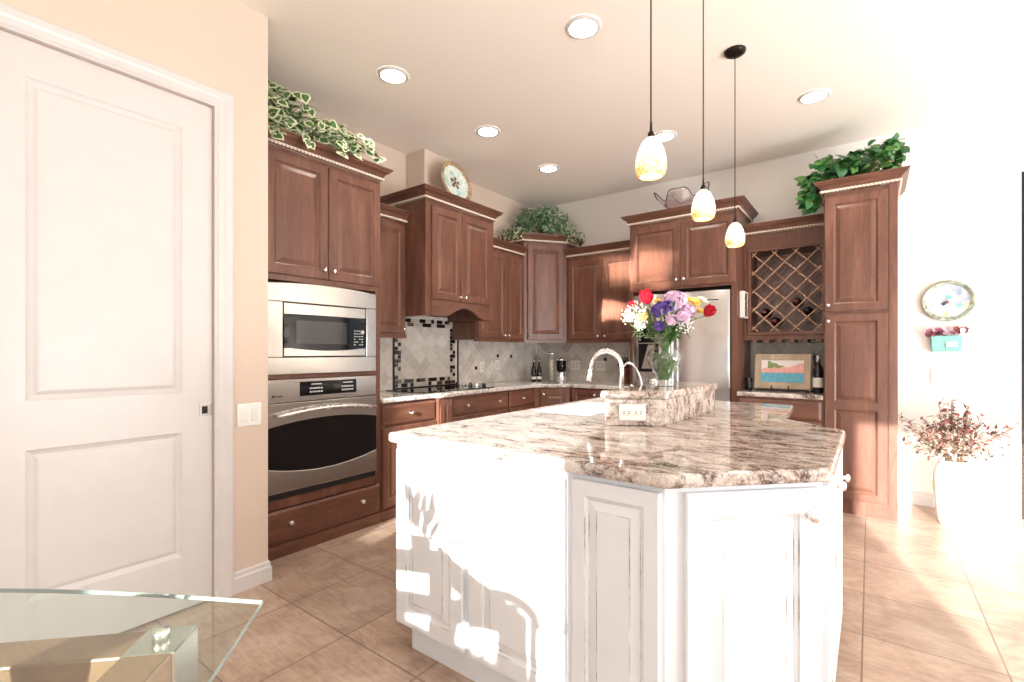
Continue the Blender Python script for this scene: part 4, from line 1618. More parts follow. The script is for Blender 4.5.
def spray(rad, n, seed):
    def f(mb):
        r = random.Random(seed)
        for k in range(n):
            d = rand_dir(r)
            if d.z < -0.2:
                d.z = -d.z * 0.5
            p = d * rad * r.uniform(0.45, 1.0)
            mb.tube([(0, 0, -rad * 0.9), tuple(p * 0.5 - Vector((0, 0, rad * 0.3))), tuple(p)], 0.0007, 3, 1)
            mb.ball(tuple(p), r.uniform(0.0030, 0.0052), 6, 4, 0)
    return f


def px(u, v, dist):
    """a point seen at pixel u,v at the given depth along the view axis"""
    yaw = atan2(358.0, 480.0)
    f_ = Vector((-sin(yaw), cos(yaw), 0))
    r_ = Vector((cos(yaw), sin(yaw), 0))
    return Vector((0, 0, CH)) + (f_ + r_ * ((u - 512) / 480.0) + Vector((0, 0, 1)) * ((352 - v) / 480.0)) * dist


DV = 2.50
fl = [
    ('red_rose', 'red rose at the upper left of the bouquet', (648, 302), 2.44, rose(1.5), M['red']),
    ('red_rose', 'red rose hanging out on the right edge of the bouquet', (706, 315), 2.46, rose(1.25), M['red']),
    ('red_rose', 'small red rose low at the far left, half hidden by white sprays', (634, 308), 2.55, rose(0.9), M['red']),
    ('hydrangea', 'large pale pink flower cluster at the top of the bouquet', (674, 302), 2.47, cluster(0.055, 60, 0.022, 5, mi=2), [M['pink'], M['lilac']]),
    ('hydrangea', 'lilac pink flower cluster right of the big pink top cluster', (687, 309), 2.47, cluster(0.036, 36, 0.020, 6, mi=2), [M['lilac'], M['pink']]),
    ('carnation', 'lilac carnation low at the centre, left of its twin', (672, 320), 2.36, cluster(0.022, 26, 0.016, 7, mi=2), [M['lilac'], M['pink']]),
    ('carnation', 'lilac carnation low at the centre, right of its twin', (683, 317), 2.36, cluster(0.024, 28, 0.016, 8, mi=2), [M['pink'], M['lilac']]),
    ('stock_flower', 'purple flower spike left of the pink cluster', (660, 310), 2.42, cluster(0.036, 46, 0.016, 9), M['purple']),
    ('stock_flower', 'purple flower tucked under the pink cluster', (668, 306), 2.42, cluster(0.022, 24, 0.015, 10), M['purple']),
    ('stock_flower', 'small purple flower just above the vase lip', (659, 326), 2.40, cluster(0.020, 22, 0.014, 11), M['purple']),
    ('daisy', 'yellow daisy right of the pink clusters, the higher one', (693, 303), 2.46, daisy(1.15), [M['yellow'], M['coral']]),
    ('daisy', 'yellow daisy right of the pink clusters, the lower one', (697, 311), 2.48, daisy(1.0), [M['yellow'], M['coral']]),
    ('daisy', 'small yellow daisy between the red rose and the pink cluster', (658, 302), 2.50, daisy(0.8), [M['yellow'], M['coral']]),
    ('daisy', 'yellow and coral daisy at the lower left of the bouquet', (643, 318), 2.44, daisy(0.95), [M['yellow'], M['coral']]),
    ('white_daisy', 'white flower behind the yellow daisies on the right', (702, 301), 2.56, daisy(1.0), [M['cream'], M['yellow']]),
]
for (nm, lb, (u, v), ds, bd, mt) in fl:
    flower(nm, lb, tuple(px(u, v, ds)), bd, mt)
for (lb, u, v, ds, rad, n, sd_) in (('white baby\'s breath spray spreading at the far left of the bouquet', 634, 315, 2.46, 0.072, 130, 21),
                                    ('white baby\'s breath spray under the lilac carnations', 684, 326, 2.38, 0.050, 90, 22),
                                    ('white baby\'s breath spray low on the left near the vase lip', 641, 325, 2.44, 0.040, 60, 23)):
    flower('babys_breath', lb, tuple(px(u, v, ds)), spray(rad, n, sd_), [M['cream'], M['stem']])


def leaf_shape(mb, c, d, up, ln, wd, mi=0, fold=0.15):
    d = Vector(d).normalized()
    s = d.cross(Vector(up))
    if s.length < 1e-4:
        s = d.cross(Vector((1, 0, 0)))
    s.normalize()
    u = s.cross(d)
    c = Vector(c)
    sec = ((0.0, 0.05), (0.3, 0.85), (0.6, 0.8), (1.0, 0.03))
    vs = []
    for a, wv in sec:
        dr = -0.25 * a * a * ln
        for m in (-1, 0, 1):
            vs.append(tuple(c + d * (a * ln) + s * (m * wv * wd / 2) + u * (dr + abs(m) * fold * wd)))
    fs = []
    for k in range(3):
        for m in range(2):
            i = k * 3 + m
            fs.append((i, i + 1, i + 4, i + 3))
    mb.add(vs, fs, mi, True)


gr = thing('greenery', 'green leafy filler stems among the flowers in the vase', 'foliage', (VX, VY, VZ))
mb = MB()
r = random.Random(31)
sm = MB()
for k in range(34):
    a = r.uniform(0, 2 * pi)
    sp = r.uniform(0.03, 0.15)
    top = Vector((cos(a) * sp, sin(a) * sp, r.uniform(0.29, 0.41)))
    b0 = Vector((-cos(a) * 0.03, -sin(a) * 0.03, 0.035))
    be = Vector((cos(a + 2.5) * 0.05, sin(a + 2.5) * 0.05, 0.13))
    nk = Vector((cos(a) * 0.035, sin(a) * 0.035, 0.225))
    sm.tube([b0, be, nk, top], 0.0026, 5)
    for q in range(6):
        u = r.uniform(0.25, 1.0)
        p = nk.lerp(top, u)
        leaf_shape(mb, p, rand_dir(r) + Vector((cos(a), sin(a), 0.1)), (0, 0, 1), r.uniform(0.035, 0.07), r.uniform(0.012, 0.022), 0 if r.random() < 0.7 else 1)
    for q in range(6):
        a2 = r.uniform(0, 2 * pi)
        zz = r.uniform(0.085, 0.165)
        rd = r.uniform(0.015, 0.050) * (1 if zz > 0.11 else 0.7)
        p = Vector((cos(a2) * rd, sin(a2) * rd, zz))
        leaf_shape(mb, p, (cos(a2 + 0.8), sin(a2 + 0.8), r.uniform(0.1, 0.9)), (0, 0, 1), r.uniform(0.022, 0.034), 0.013, 1 if r.random() < 0.6 else 0)
mb.obj('leaves', [M['leaf'], M['leaf_mid']], gr)
sm.obj('stems', M['stem'], gr)

# ------------------------------------------------------------------ things on the wall countertop
CZ = 0.9085


def standing_bottle(name, label, loc, prof, mat, cat='bottle', cap=None, band=None):
    t = thing(name, label, cat, loc)
    MB().lathe(prof, 18).obj('bottle', mat, t)
    if cap:
        MB().lathe(cap, 12).obj('stopper', M['nickel'], t)
    if band:
        MB().lathe(band, 18, cap=False).obj('label_band', M['paper'], t)
    return t


BOT = [(0.028, 0), (0.030, 0.004), (0.030, 0.13), (0.022, 0.16), (0.011, 0.185), (0.011, 0.225)]
CAPP = [(0.013, 0.223), (0.013, 0.235), (0.006, 0.245), (0.005, 0.27), (1e-5, 0.272)]
standing_bottle('oil_bottle', 'dark oil bottle in the corner, the left of a pair', (-3.20, 4.72, CZ), BOT, M['bottle'], cap=CAPP, band=[(0.0305, 0.018), (0.0305, 0.05)])
standing_bottle('oil_bottle', 'dark oil bottle in the corner, the right of a pair', (-3.155, 4.77, CZ), BOT, M['bottle'], cap=CAPP, band=[(0.0305, 0.018), (0.0305, 0.05)])
t = thing('canister', 'tall clear glass canister beside the dark oil bottles', 'canister', (-3.06, 4.89, CZ))
MB().lathe([(0.036, 0), (0.038, 0.004), (0.038, 0.30), (0.034, 0.31)], 20).obj('jar', M['glass'], t)
MB().lathe([(0.036, 0.31), (0.039, 0.312), (0.039, 0.335), (0.034, 0.34), (1e-5, 0.341)], 20).obj('lid', M['nickel'], t)
MB().lathe([(0.030, 0.006), (0.030, 0.24), (1e-5, 0.241)], 16).obj('contents', M['dry_pale'], t)
t = thing('coffee_grinder', 'small black and steel coffee grinder in the kitchen corner', 'coffee grinder', (-2.94, 4.92, CZ), radians(35))
MB().lathe([(0.060, 0), (0.062, 0.01), (0.055, 0.10), (0.050, 0.11)], 20).obj('base', M['nickel'], t)
MB().lathe([(0.050, 0.11), (0.056, 0.13), (0.060, 0.23), (0.056, 0.24)], 20).obj('hopper', M['black_glass'], t)
MB().lathe([(0.057, 0.24), (0.050, 0.262), (0.012, 0.268), (0.012, 0.285), (1e-5, 0.286)], 20).obj('lid', M['nickel'], t)

# knife block
t = thing('knife_block', 'brown wooden knife block with black-handled knives left of the fridge', 'knife block', (-2.07, 4.90, CZ), radians(-20))
kb = MB()
kb.add([(-0.05, -0.08, 0), (0.05, -0.08, 0), (0.05, 0.08, 0), (-0.05, 0.08, 0), (-0.05, -0.13, 0.13), (0.05, -0.13, 0.13), (0.05, 0.0, 0.21), (-0.05, 0.0, 0.21)],
       [(0, 3, 2, 1), (4, 5, 6, 7), (0, 1, 5, 4), (1, 2, 6, 5), (2, 3, 7, 6), (3, 0, 4, 7)])
kb.obj('block', M['block'], t, bevel=0.004)
for i in range(3):
    for j in range(3):
        x = -0.032 + i * 0.032
        s_ = 0.2 + 0.3 * j
        b0 = Vector((x, -0.13 + 0.13 * s_, 0.13 + 0.08 * s_))
        dd = Vector((0.03 * (i - 1), -0.55, 0.84)).normalized()
        MB().tube([b0, b0 + dd * 0.04, b0 + dd * (0.085 + 0.012 * j)], [0.007, 0.009, 0.008], 6).obj('knife_handle', M['black'], t)

# wine niche: framed picture on an easel, glass, bottle, box
t = thing('picture_easel', 'small black easel on the niche counter under the wine rack', 'easel', (-0.615, 4.745, CZ))
e = MB()
e.box(-0.20, 0.20, -0.03, 0.10, 0.0, 0.012)
e.obj('stand_bar', M['black'], t, bevel=0.003)
e = MB()
e.tube([(-0.10, 0.02, 0.010), (-0.08, 0.075, 0.20)], 0.006, 6).tube([(0.10, 0.02, 0.010), (0.08, 0.075, 0.20)], 0.006, 6).tube([(0, 0.14, 0.006), (0, 0.078, 0.2)], 0.006, 6)
e.tube([(-0.085, 0.0735, 0.20), (0.085, 0.0735, 0.20)], 0.006, 6)
e.obj('back_legs', M['black'], t)
for x in (-0.075, 0.055):
    MB().tube([(x, 0.01, 0.010), (x, -0.022, 0.010), (x, -0.040, 0.022), (x, -0.040, 0.042), (x, -0.034, 0.050)], 0.0055, 8).obj('hook', M['black'], t)
t = thing('framed_picture', 'pale-framed seaside picture propped on the easel below the wine rack', 'picture', (-0.615, 4.738, CZ + 0.018), 0)
t.rotation_euler = (radians(-12), 0, 0)
fw_, fh_ = 0.218, 0.176
r = [ring_rect(-fw_, fw_, 0, 2 * fh_ - 0.04, 0.014), ring_rect(-fw_, fw_, 0, 2 * fh_ - 0.04, -0.004), ring_rect(-fw_ + 0.006, fw_ - 0.006, 0.006, 2 * fh_ - 0.046, -0.010),
     ring_rect(-fw_ + 0.052, fw_ - 0.052, 0.060, 2 * fh_ - 0.092, -0.008), ring_rect(-fw_ + 0.054, fw_ - 0.054, 0.062, 2 * fh_ - 0.094, 0.002)]
fm = MB().rings(r, closed=True)
fm.add(r[0], [(3, 2, 1, 0)])
fm.obj('frame', M['frame_wood'], t)
px0, px1, pz0, pz1 = -fw_ + 0.054, fw_ - 0.054, 0.062, 2 * fh_ - 0.094
pc = MB()
pc.box(px0, px1, -0.0005, 0.004, pz0, pz1, 0)
zs = pz0 + 0.42 * (pz1 - pz0)
pc.box(px0, px1, -0.0015, 0.0, pz0, zs, 1)
n = 12
hill = [(px0 + 0.05 + (px1 - px0 - 0.12) * i / n, 0, zs + (pz1 - zs) * (0.95 - 0.75 * i / n) + 0.006 * sin(i * 2.1)) for i in range(n + 1)]
strip(pc, [(p[0], 0, zs) for p in hill], hill, -0.0012, 0.0, 2)
town = [(px0 + (px1 - px0) * i / n, 0, zs + (pz1 - zs) * (0.22 + 0.16 * abs(sin(i * 1.9)) + (0.4 if i > 9 else 0.02 * i))) for i in range(n + 1)]
strip(pc, [(p[0], 0, zs) for p in town], town, -0.0018, 0.0, 3)
pc.obj('picture', [M['sky_p'], M['sea_p'], M['hill_p'], M['town_p']], t)
t = thing('tumbler', 'dark stemless glass left of the framed picture in the niche', 'glass', (-0.872, 4.72, CZ))
MB().lathe([(0.026, 0), (0.028, 0.004), (0.036, 0.11), (0.0345, 0.11), (0.027, 0.008), (1e-5, 0.007)], 18, cap=False).obj('tumbler', M['bottle'], t)
t = thing('wine_bottle', 'black wine bottle standing right of the framed picture in the niche', 'wine bottle', (-0.345, 4.70, CZ))
MB().lathe([(0.036, 0), (0.038, 0.005), (0.038, 0.19), (0.030, 0.215), (0.0145, 0.24), (0.014, 0.31), (0.012, 0.312)], 20).obj('bottle', M['bottle'], t)
MB().lathe([(0.0384, 0.05), (0.0384, 0.13)], 20, cap=False).obj('label', M['paper'], t)
MB().lathe([(0.0150, 0.255), (0.0152, 0.313), (1e-5, 0.314)], 14).obj('capsule', M['nickel'], t)
t = thing('corkscrew', 'black lever corkscrew standing behind the wine bottle in the niche', 'corkscrew', (-0.37, 4.86, CZ))
MB().lathe([(0.04, 0), (0.04, 0.01), (0.012, 0.02), (0.012, 0.26), (0.02, 0.27), (0.02, 0.31), (1e-5, 0.312)], 14).obj('stand', M['black'], t)
MB().tube([(0, -0.01, 0.28), (0, -0.06, 0.30), (0, -0.10, 0.27)], 0.009, 8).obj('lever', M['black'], t)

# ------------------------------------------------------------------ white door in the near wall
door = MB()
dx0, dx1, dz0, dz1 = 0.10, 1.036, 0.008, 2.479
DT = 0.040
t = bpy.data.objects.new('door_1', None)
COL.objects.link(t)
t['kind'] = 'structure'
t.location = (XD - 0.016, 0, 0)
t.rotation_euler = (0, 0, LEFT)
mb = MB()
xs = (dx0, 0.368, 0.905, dx1)
zs_ = (dz0, 0.262, 0.862, 1.055, 2.335, dz1)
for i in range(3):
    for j in range(5):
        if i == 1 and j in (1, 3):
            continue
        mb.add(ring_rect(xs[i], xs[i + 1], zs_[j], zs_[j + 1], 0), [(0, 1, 2, 3)])
for (a, b) in ((zs_[1], zs_[2]), (zs_[3], zs_[4])):
    steps = [(0, 0), (0.006, 0.005), (0.018, 0.011), (0.022, 0.012), (0.036, 0.004), (0.042, 0.003)]
    rr = [ring_rect(xs[1] + s_, xs[2] - s_, a + s_, b - s_, q) for s_, q in steps]
    mb.rings(rr, closed=True)
    mb.add(rr[-1], [(0, 1, 2, 3)])
r = [ring_rect(dx0, dx1, dz0, dz1, 0), ring_rect(dx0, dx1, dz0, dz1, DT)]
mb.rings(r, closed=True)
mb.add(r[1], [(3, 2, 1, 0)])
mb.obj('door_leaf', M['white'], t)
pl = MB().box(0.978, 1.032, -0.004, 0.001, 0.932, 0.992).obj('flush_pull', M['steel'], t, bevel=0.001)
MB().box(0.988, 1.014, -0.0046, -0.002, 0.944, 0.980).obj('pull_recess', M['dark_metal'], t)
cs = [(0.0, 0.0), (0.014, 0.0), (0.014, 0.006), (0.020, 0.014), (0.020, 0.040), (0.024, 0.052), (0.024, 0.078), (0.018, 0.088), (0.0, 0.088)]


def casing(name, y0, y1, zt):
    # profile swept round left jamb, head and right jamb
    mb = MB()
    def ringat(f):
        return [f(o, w_) for o, w_ in cs]
    rs = [ringat(lambda o, w_: (XD + o, y0 - w_, 0)), ringat(lambda o, w_: (XD + o, y0 - w_, zt + w_)),
          ringat(lambda o, w_: (XD + o, y1 + w_, zt + w_)), ringat(lambda o, w_: (XD + o, y1 + w_, 0))]
    mb.rings(rs, closed=True, cap=True)
    mb.box(XD - 0.11, XD + 0.001, y0 - 0.002, y0 + 0.012, 0, zt)
    return mb.obj(name, M['white'])


o = casing('trim_3', 0.10, 1.038, 2.481)
o['kind'] = 'structure'

# light switches
t = thing('light_switch', 'white double rocker switch on the wall beside the white door', 'light switch', (XD + 0.0005, 1.208, 0.918), LEFT)
MB().cbox(-0.062, 0.062, -0.007, 0, -0.060, 0.060, 0.003).obj('cover_plate', M['white2'], t)
for cx in (-0.025, 0.025):
    rk = MB()
    rk.add([(cx - 0.017, -0.007, -0.034), (cx + 0.017, -0.007, -0.034), (cx + 0.017, -0.007, 0.034), (cx - 0.017, -0.007, 0.034),
            (cx - 0.016, -0.013, -0.032), (cx + 0.016, -0.013, -0.032), (cx + 0.016, -0.009, 0.032), (cx - 0.016, -0.009, 0.032)],
           [(4, 5, 6, 7), (0, 1, 5, 4), (1, 2, 6, 5), (2, 3, 7, 6), (3, 0, 4, 7)])
    rk.obj('rocker', M['ceramic'], t)

# ------------------------------------------------------------------ lights
LP = [(-1.295, 2.406, 'recessed ceiling light nearest the pendants, over the island'), (-2.526, 2.072, 'recessed ceiling light nearest the oven cabinet plant'),
      (-2.536, 3.067, 'recessed ceiling light above the hood cabinet plate'), (-2.563, 4.044, 'recessed ceiling light above the bushy corner plant'),
      (-0.321, 4.041, 'recessed ceiling light right of the dark pendant canopy'), (-1.399, 4.03, 'recessed ceiling light half hidden behind the nearest pendant')]
first = None
for i, (x, y, lb) in enumerate(LP):
    if first is None:
        first = thing('recessed_light', lb, 'ceiling light', (x, y, ZC - 0.0005), 0, 'recessed ceiling lights')
        MB().lathe([(0.078, -0.010), (0.088, -0.012), (0.102, -0.004), (0.104, 0.0)], 32, cap=False).obj('trim_ring', M['white'], first)
        MB().lathe([(1e-5, -0.011), (0.060, -0.0105), (0.079, -0.008)], 32, cap=False).obj('lens', M['lamp'], first)
    else:
        dup(first, (x, y, ZC - 0.0005), label=lb)
    ld_ = bpy.data.lights.new('recessed_lamp', 'SPOT')
    ld_.energy = 18
    ld_.spot_size = radians(120)
    ld_.spot_blend = 0.9
    ld_.shadow_soft_size = 0.08
    ld_.color = (1, 0.92, 0.83)
    lo_ = bpy.data.objects.new('recessed_lamp', ld_)
    COL.objects.link(lo_)
    lo_.location = (x, y, ZC - 0.03)

PD = [(-0.644, 1.716, 1.893, 'nearest and brightest of the three glass pendant lights over the island'),
      (-0.648, 2.420, 1.893, 'middle glass pendant light, in front of the art glass bowl'),
      (-0.658, 3.150, 1.893, 'farthest glass pendant light, hanging from the visible dark canopy')]
first = None
for (x, y, z, lb) in PD:
    if first is None:
        first = thing('pendant_light', lb, 'pendant light', (x, y, z), 0, 'pendant lights over the island')
        MB().lathe([(0.040, 0.0), (0.049, 0.005), (0.056, 0.030), (0.055, 0.060), (0.047, 0.095), (0.033, 0.126), (0.016, 0.142), (1e-5, 0.146)], 28, cap=False).obj('glass_shade', M['pendant'], first)
        MB().lathe([(0.012, 0.142), (0.011, 0.160), (0.005, 0.168), (0.004, 0.20)], 12).obj('socket', M['dark_metal'], first)
        MB().tube([(0, 0, 0.19), (0, 0, ZC - z - 0.02)], 0.0028, 6).obj('cord', M['dark_metal'], first)
        MB().lathe([(0.062, ZC - z - 0.001), (0.060, ZC - z - 0.014), (0.040, ZC - z - 0.026), (1e-5, ZC - z - 0.028)], 28).obj('canopy', M['dark_metal'], first)
        MB().ball((0, 0, 0.06), 0.022, 10, 8).obj('bulb', emit('pendant_bulb', (1, 0.85, 0.62, 1), 10), first)
    else:
        dup(first, (x, y, z), label=lb)

# ------------------------------------------------------------------ plants on top of the cabinets


def heart_leaf(mb, c, d, up, s, rim=True):
    """ivy leaf: a green heart with a cream margin"""
    d = Vector(d).normalized()
    sd_ = d.cross(Vector(up))
    if sd_.length < 1e-3:
        sd_ = d.cross(Vector((1, 0.2, 0)))
    sd_.normalize()
    u = sd_.cross(d)
    c = Vector(c)
    out = [(-0.08, 0.0), (-0.16, 0.22), (0.02, 0.44), (0.32, 0.45), (0.66, 0.27), (1.0, 0.0), (0.66, -0.27), (0.32, -0.45), (0.02, -0.44), (-0.16, -0.22)]
    k = 0.70
    def P_(a, b):
        return tuple(c + d * (a * s) + sd_ * (b * s) + u * (-0.22 * a * a * s - 0.28 * abs(b) * s * abs(b)))
    vo_ = [P_(a, b) for a, b in out]
    if rim:
        vi = [P_(0.30 + (a - 0.30) * k, b * k) for a, b in out]
        n = len(out)
        mb.add(vo_ + vi, [(i, (i + 1) % n, n + (i + 1) % n, n + i) for i in range(n)], 1, True)
        mb.add(vi + [P_(0.3, 0)], [(i, (i + 1) % n, n) for i in range(n)], 0, True)
    else:
        n = len(out)
        mb.add(vo_ + [P_(0.3, 0)], [(i, (i + 1) % n, n) for i in range(n)], 0 if hash((round(c.x * 1e4), round(c.z * 1e4))) % 3 else 1, True)


def woven_basket(t, r0, r1, h, c=(0, 0, 0)):
    b = MB()
    n = 40
    b.lathe([(r0, 0), (r0 + (r1 - r0) * 0.5, h * 0.5), (r1, h), (r1 - 0.008, h), (r0, 0.01), (1e-5, 0.01)], n, c=c, cap=False, wob=lambda a, k: 0.03 * cos(20 * a + k * pi))
    return b.obj('basket', M['basket'], t)


# variegated ivy over the oven cabinet
t = thing('ivy_plant', 'variegated green and cream ivy trailing over the oven cabinet top', 'plant', (-3.08, 1.62, 2.512))
woven_basket(t, 0.07, 0.09, 0.10)
mb, st = MB(), MB()
r = random.Random(5)
base = Vector((-3.08, 1.62, 2.512))
for k in range(64):
    y = r.uniform(1.38, 2.20)
    f = (y - 1.40) / 0.86
    hgt = (0.23 * (1 - f) ** 0.8 + 0.06)
    x = r.uniform(-3.05, -2.76)
    top = Vector((x, y, 2.60 + r.uniform(0.15, 1.0) * hgt))
    if r.random() < 0.16 and y < 2.0:
        top.z = 2.52 + r.uniform(-0.02, 0.06)
        top.x = r.uniform(-2.79, -2.75)
    o_ = Vector((r.uniform(-0.05, 0.05), r.uniform(-0.05, 0.05), 0.06))
    e_ = top - base
    ctl = o_ + Vector(((e_.x) * 0.4, e_.y * 0.4, max(e_.z, 0.12) * 1.1))
    pts = bez(o_, ctl, (ctl + e_) / 2 + Vector((0, 0, 0.05)), e_, 7)
    st.tube(pts, 0.0018, 4)
    for q in range(6):
        p = Vector(pts[r.randrange(3, 8)]) + rand_dir(r) * 0.025
        wp = p + base
        if wp.z < 2.625 and wp.x < -2.80:
            p.z = 2.63 - base.z + r.uniform(0, 0.03)
        dd = Vector((r.uniform(0.2, 1.0), r.uniform(-0.9, 0.9), r.uniform(-1.0, 0.3)))
        heart_leaf(mb, p, dd, Vector((1.0, -0.4, 0.6)) + rand_dir(r) * 0.5, r.uniform(0.046, 0.074))
mb.obj('foliage', [M['leaf'], M['leaf_rim']], t)
st.obj('stems', M['stem'], t)

# bushy small-leaved plant on the corner cabinet
t = thing('bushy_plant', 'bushy blue-green small-leaved plant on top of the corner cabinet', 'plant', (-3.08, 4.72, 2.495))
woven_basket(t, 0.08, 0.11, 0.12)
mb, st = MB(), MB()
r = random.Random(9)
for k in range(420):
    a = r.uniform(0, 2 * pi)
    el = r.uniform(-0.15, 1.0) ** 1
    rad = r.uniform(0.55, 1.0)
    e_ = Vector((cos(a) * cos(el * 1.5) * 0.37 * rad, sin(a) * cos(el * 1.5) * 0.37 * rad, 0.10 + sin(max(el, 0) * 1.5) * 0.34 * rad))
    # spread along the diagonal face
    e_ = Vector((e_.x * 1.15, e_.y * 1.0, e_.z))
    # keep out of the walls behind
    e_.x = max(e_.x, XW + 3.08 + 0.05)
    e_.y = min(e_.y, YW - 4.72 - 0.05)
    if k % 4 == 0:
        st.tube([(0, 0, 0.08), tuple(e_ * 0.5 + Vector((0, 0, 0.08))), tuple(e_)], 0.0016, 4)
    for q in range(9):
        p = e_ + rand_dir(r) * r.uniform(0.0, 0.045)
        p.x = max(p.x, XW + 3.08 + 0.03)
        p.y = min(p.y, YW - 4.72 - 0.03)
        p.z = max(p.z, 0.09)
        leaf_shape(mb, p, rand_dir(r) + e_.normalized() * 0.7, (0, 0, 1), r.uniform(0.022, 0.036), r.uniform(0.015, 0.024), r.choice((0, 0, 1, 2)))
for k in range(34):
    # trailing bits over the crown
    f = r.random()
    if f < 0.5:
        s_ = r.uniform(0, 1)
        p0 = Vector((-3.36 + 3.08 + 0.25 * s_, 4.30 - 4.72 + 0.05 * s_, 0.07))
    else:
        s_ = r.uniform(0, 1)
        p0 = Vector((-2.70 + 3.08 + 0.02 * s_, 4.62 - 4.72 + 0.34 * s_, 0.09))
    for q in range(9):
        p = p0 + rand_dir(r) * 0.05
        p.z = r.uniform(0.0, 0.12) if f >= 0.5 else r.uniform(0.03, 0.13)
        leaf_shape(mb, p, rand_dir(r), (0, 0, 1), r.uniform(0.025, 0.04), 0.022, r.choice((1, 2, 2)))
mb.obj('foliage', [M['leaf_teal'], M['leaf'], M['leaf_rim']], t)
st.obj('stems', M['stem'], t)

# broad-leaved plant on the pantry
t = thing('pothos_plant', 'glossy broad-leaved green plant in a basket on top of the pantry cabinet', 'plant', (-0.03, 4.72, 2.505))
woven_basket(t, 0.08, 0.10, 0.11)
hb = MB()
hb.tube([(0.10 * cos(pi * i / 12) + 0.13, -0.07, 0.10 + 0.10 * sin(pi * i / 12)) for i in range(13)], 0.006, 6)
hb.obj('basket_handle', M['slat'], t)
mb, st = MB(), MB()
r = random.Random(12)
for k in range(125):
    f = r.random()
    x = -0.40 + 0.60 * f
    e_ = Vector((x, r.uniform(-0.22, 0.18), 0.12 + r.uniform(0.0, 0.13) + 0.09 * f))
    if k < 20:
        e_ = Vector((-0.33 - r.uniform(0, 0.07), r.uniform(-0.20, 0.02), r.uniform(-0.10, 0.16)))
    pts = bez((r.uniform(-0.03, 0.03), 0, 0.09), (e_.x * 0.3, e_.y * 0.3, 0.26), (e_.x * 0.8, e_.y * 0.8, max(e_.z, 0.14) + 0.06), tuple(e_), 6)
    st.tube(pts, 0.002, 4)
    for q in range(4):
        p = e_ + rand_dir(r) * 0.035
        if p.x > -0.34:
            p.z = max(p.z, 0.115)
        heart_leaf(mb, p, Vector((r.uniform(-1, 0.6), r.uniform(-1.0, 0.1), r.uniform(-0.7, 0.35))), Vector((0.1, -0.7, 0.8)) + rand_dir(r) * 0.5, r.uniform(0.055, 0.085), rim=False)
mb.obj('foliage', [M['leaf_dark'], M['leaf_mid']], t)
st.obj('stems', M['stem'], t)

# decorative plate on the hood
t = thing('display_plate', 'round aqua plate with brown flower motif on top of the hood cabinet', 'plate', (-3.03, 3.19, 2.588), 0)
pr = 0.198
KP = 0.198 / 0.150
R0 = Matrix.Translation((0, 0, pr + 0.001)) @ Matrix.Rotation(radians(78), 4, 'Y') @ Matrix.Scale(KP, 4)
mb = MB()
mb.X = R0
mb.lathe([(1e-5, 0.004), (0.092, 0.004), (0.108, 0.012), (0.118, 0.015)], 40, 0, cap=False)
mb.lathe([(0.118, 0.015), (0.146, 0.022), (0.150, 0.021), (0.147, 0.016), (0.11, 0.006), (0.08, -0.006), (1e-5, -0.006)], 40, 1, cap=False)
mb.obj('dish', [M['plate_a'], M['plate_rim']], t)
mt = MB()
mt.X = R0
for k in range(5):
    a = 2 * pi * k / 5 + 0.5
    leaf_shape(mt, (0.010 * cos(a), 0.010 * sin(a), 0.0085), (cos(a), sin(a), 0.02), (0, 0, 1), 0.058, 0.030, 0, 0.02)
mt.ball((0, 0, 0.006), 0.010, 10, 6, 0, 0.5)
mt.obj('motif', M['petal_brown'], t)
st_ = MB()
st_.tube([(0.052, -0.05, 0.004), (0.045, -0.05, 0.012), (-0.05, -0.05, 0.004), (-0.06, -0.04, 0.11)], 0.004, 6)
st_.tube([(0.052, 0.05, 0.004), (0.045, 0.05, 0.012), (-0.05, 0.05, 0.004), (-0.06, 0.04, 0.11)], 0.004, 6)
o = thing('plate_stand', 'dark wire stand holding the aqua plate on the hood cabinet', 'plate stand', (-3.03, 3.19, 2.585))
st_.obj('wire', M['dark_metal'], o)

# art glass bowl on the fridge cabinet
t = thing('art_glass_bowl', 'smoky ruffled art glass bowl on top of the fridge cabinet', 'bowl', (-1.450, 4.70, 2.588))


def ruffle(a, k):
    return 0.0


vs, fs = [], []
n, m = 72, 9
for k in range(m + 1):
    u = k / m
    for i in range(n):
        a = 2 * pi * i / n
        wv = (1.3 * (0.5 + 0.5 * cos(5 * a + 1.6)) ** 1.6 - 0.5) + 0.42 * sin(9 * a)
        rad = 0.04 + 0.205 * u ** 0.9 * (1 + 0.19 * wv * u)
        z = 0.015 + 0.160 * u ** 1.6 + 0.062 * wv * u ** 2.2
        vs.append((rad * cos(a), rad * sin(a) * 0.62, z))
for k in range(m):
    for i in range(n):
        j = (i + 1) % n
        fs.append((k * n + i, k * n + j, (k + 1) * n + j, (k + 1) * n + i))
bw = MB().add(vs, fs, 0, True)
bo = bw.obj('bowl', M['art_glass'], t)
sl = bo.modifiers.new('thickness', 'SOLIDIFY')
sl.thickness = 0.005
edge = [vs[m * n + i] for i in range(n)] + [vs[m * n]]
MB().tube(edge, 0.0042, 6, cap=False).obj('rim', plain('smoked_rim', lin(84, 70, 74), 0.15), t)
MB().lathe([(0.045, 0.0), (0.048, 0.006), (0.034, 0.018)], 24).obj('foot', M['art_glass'], t)

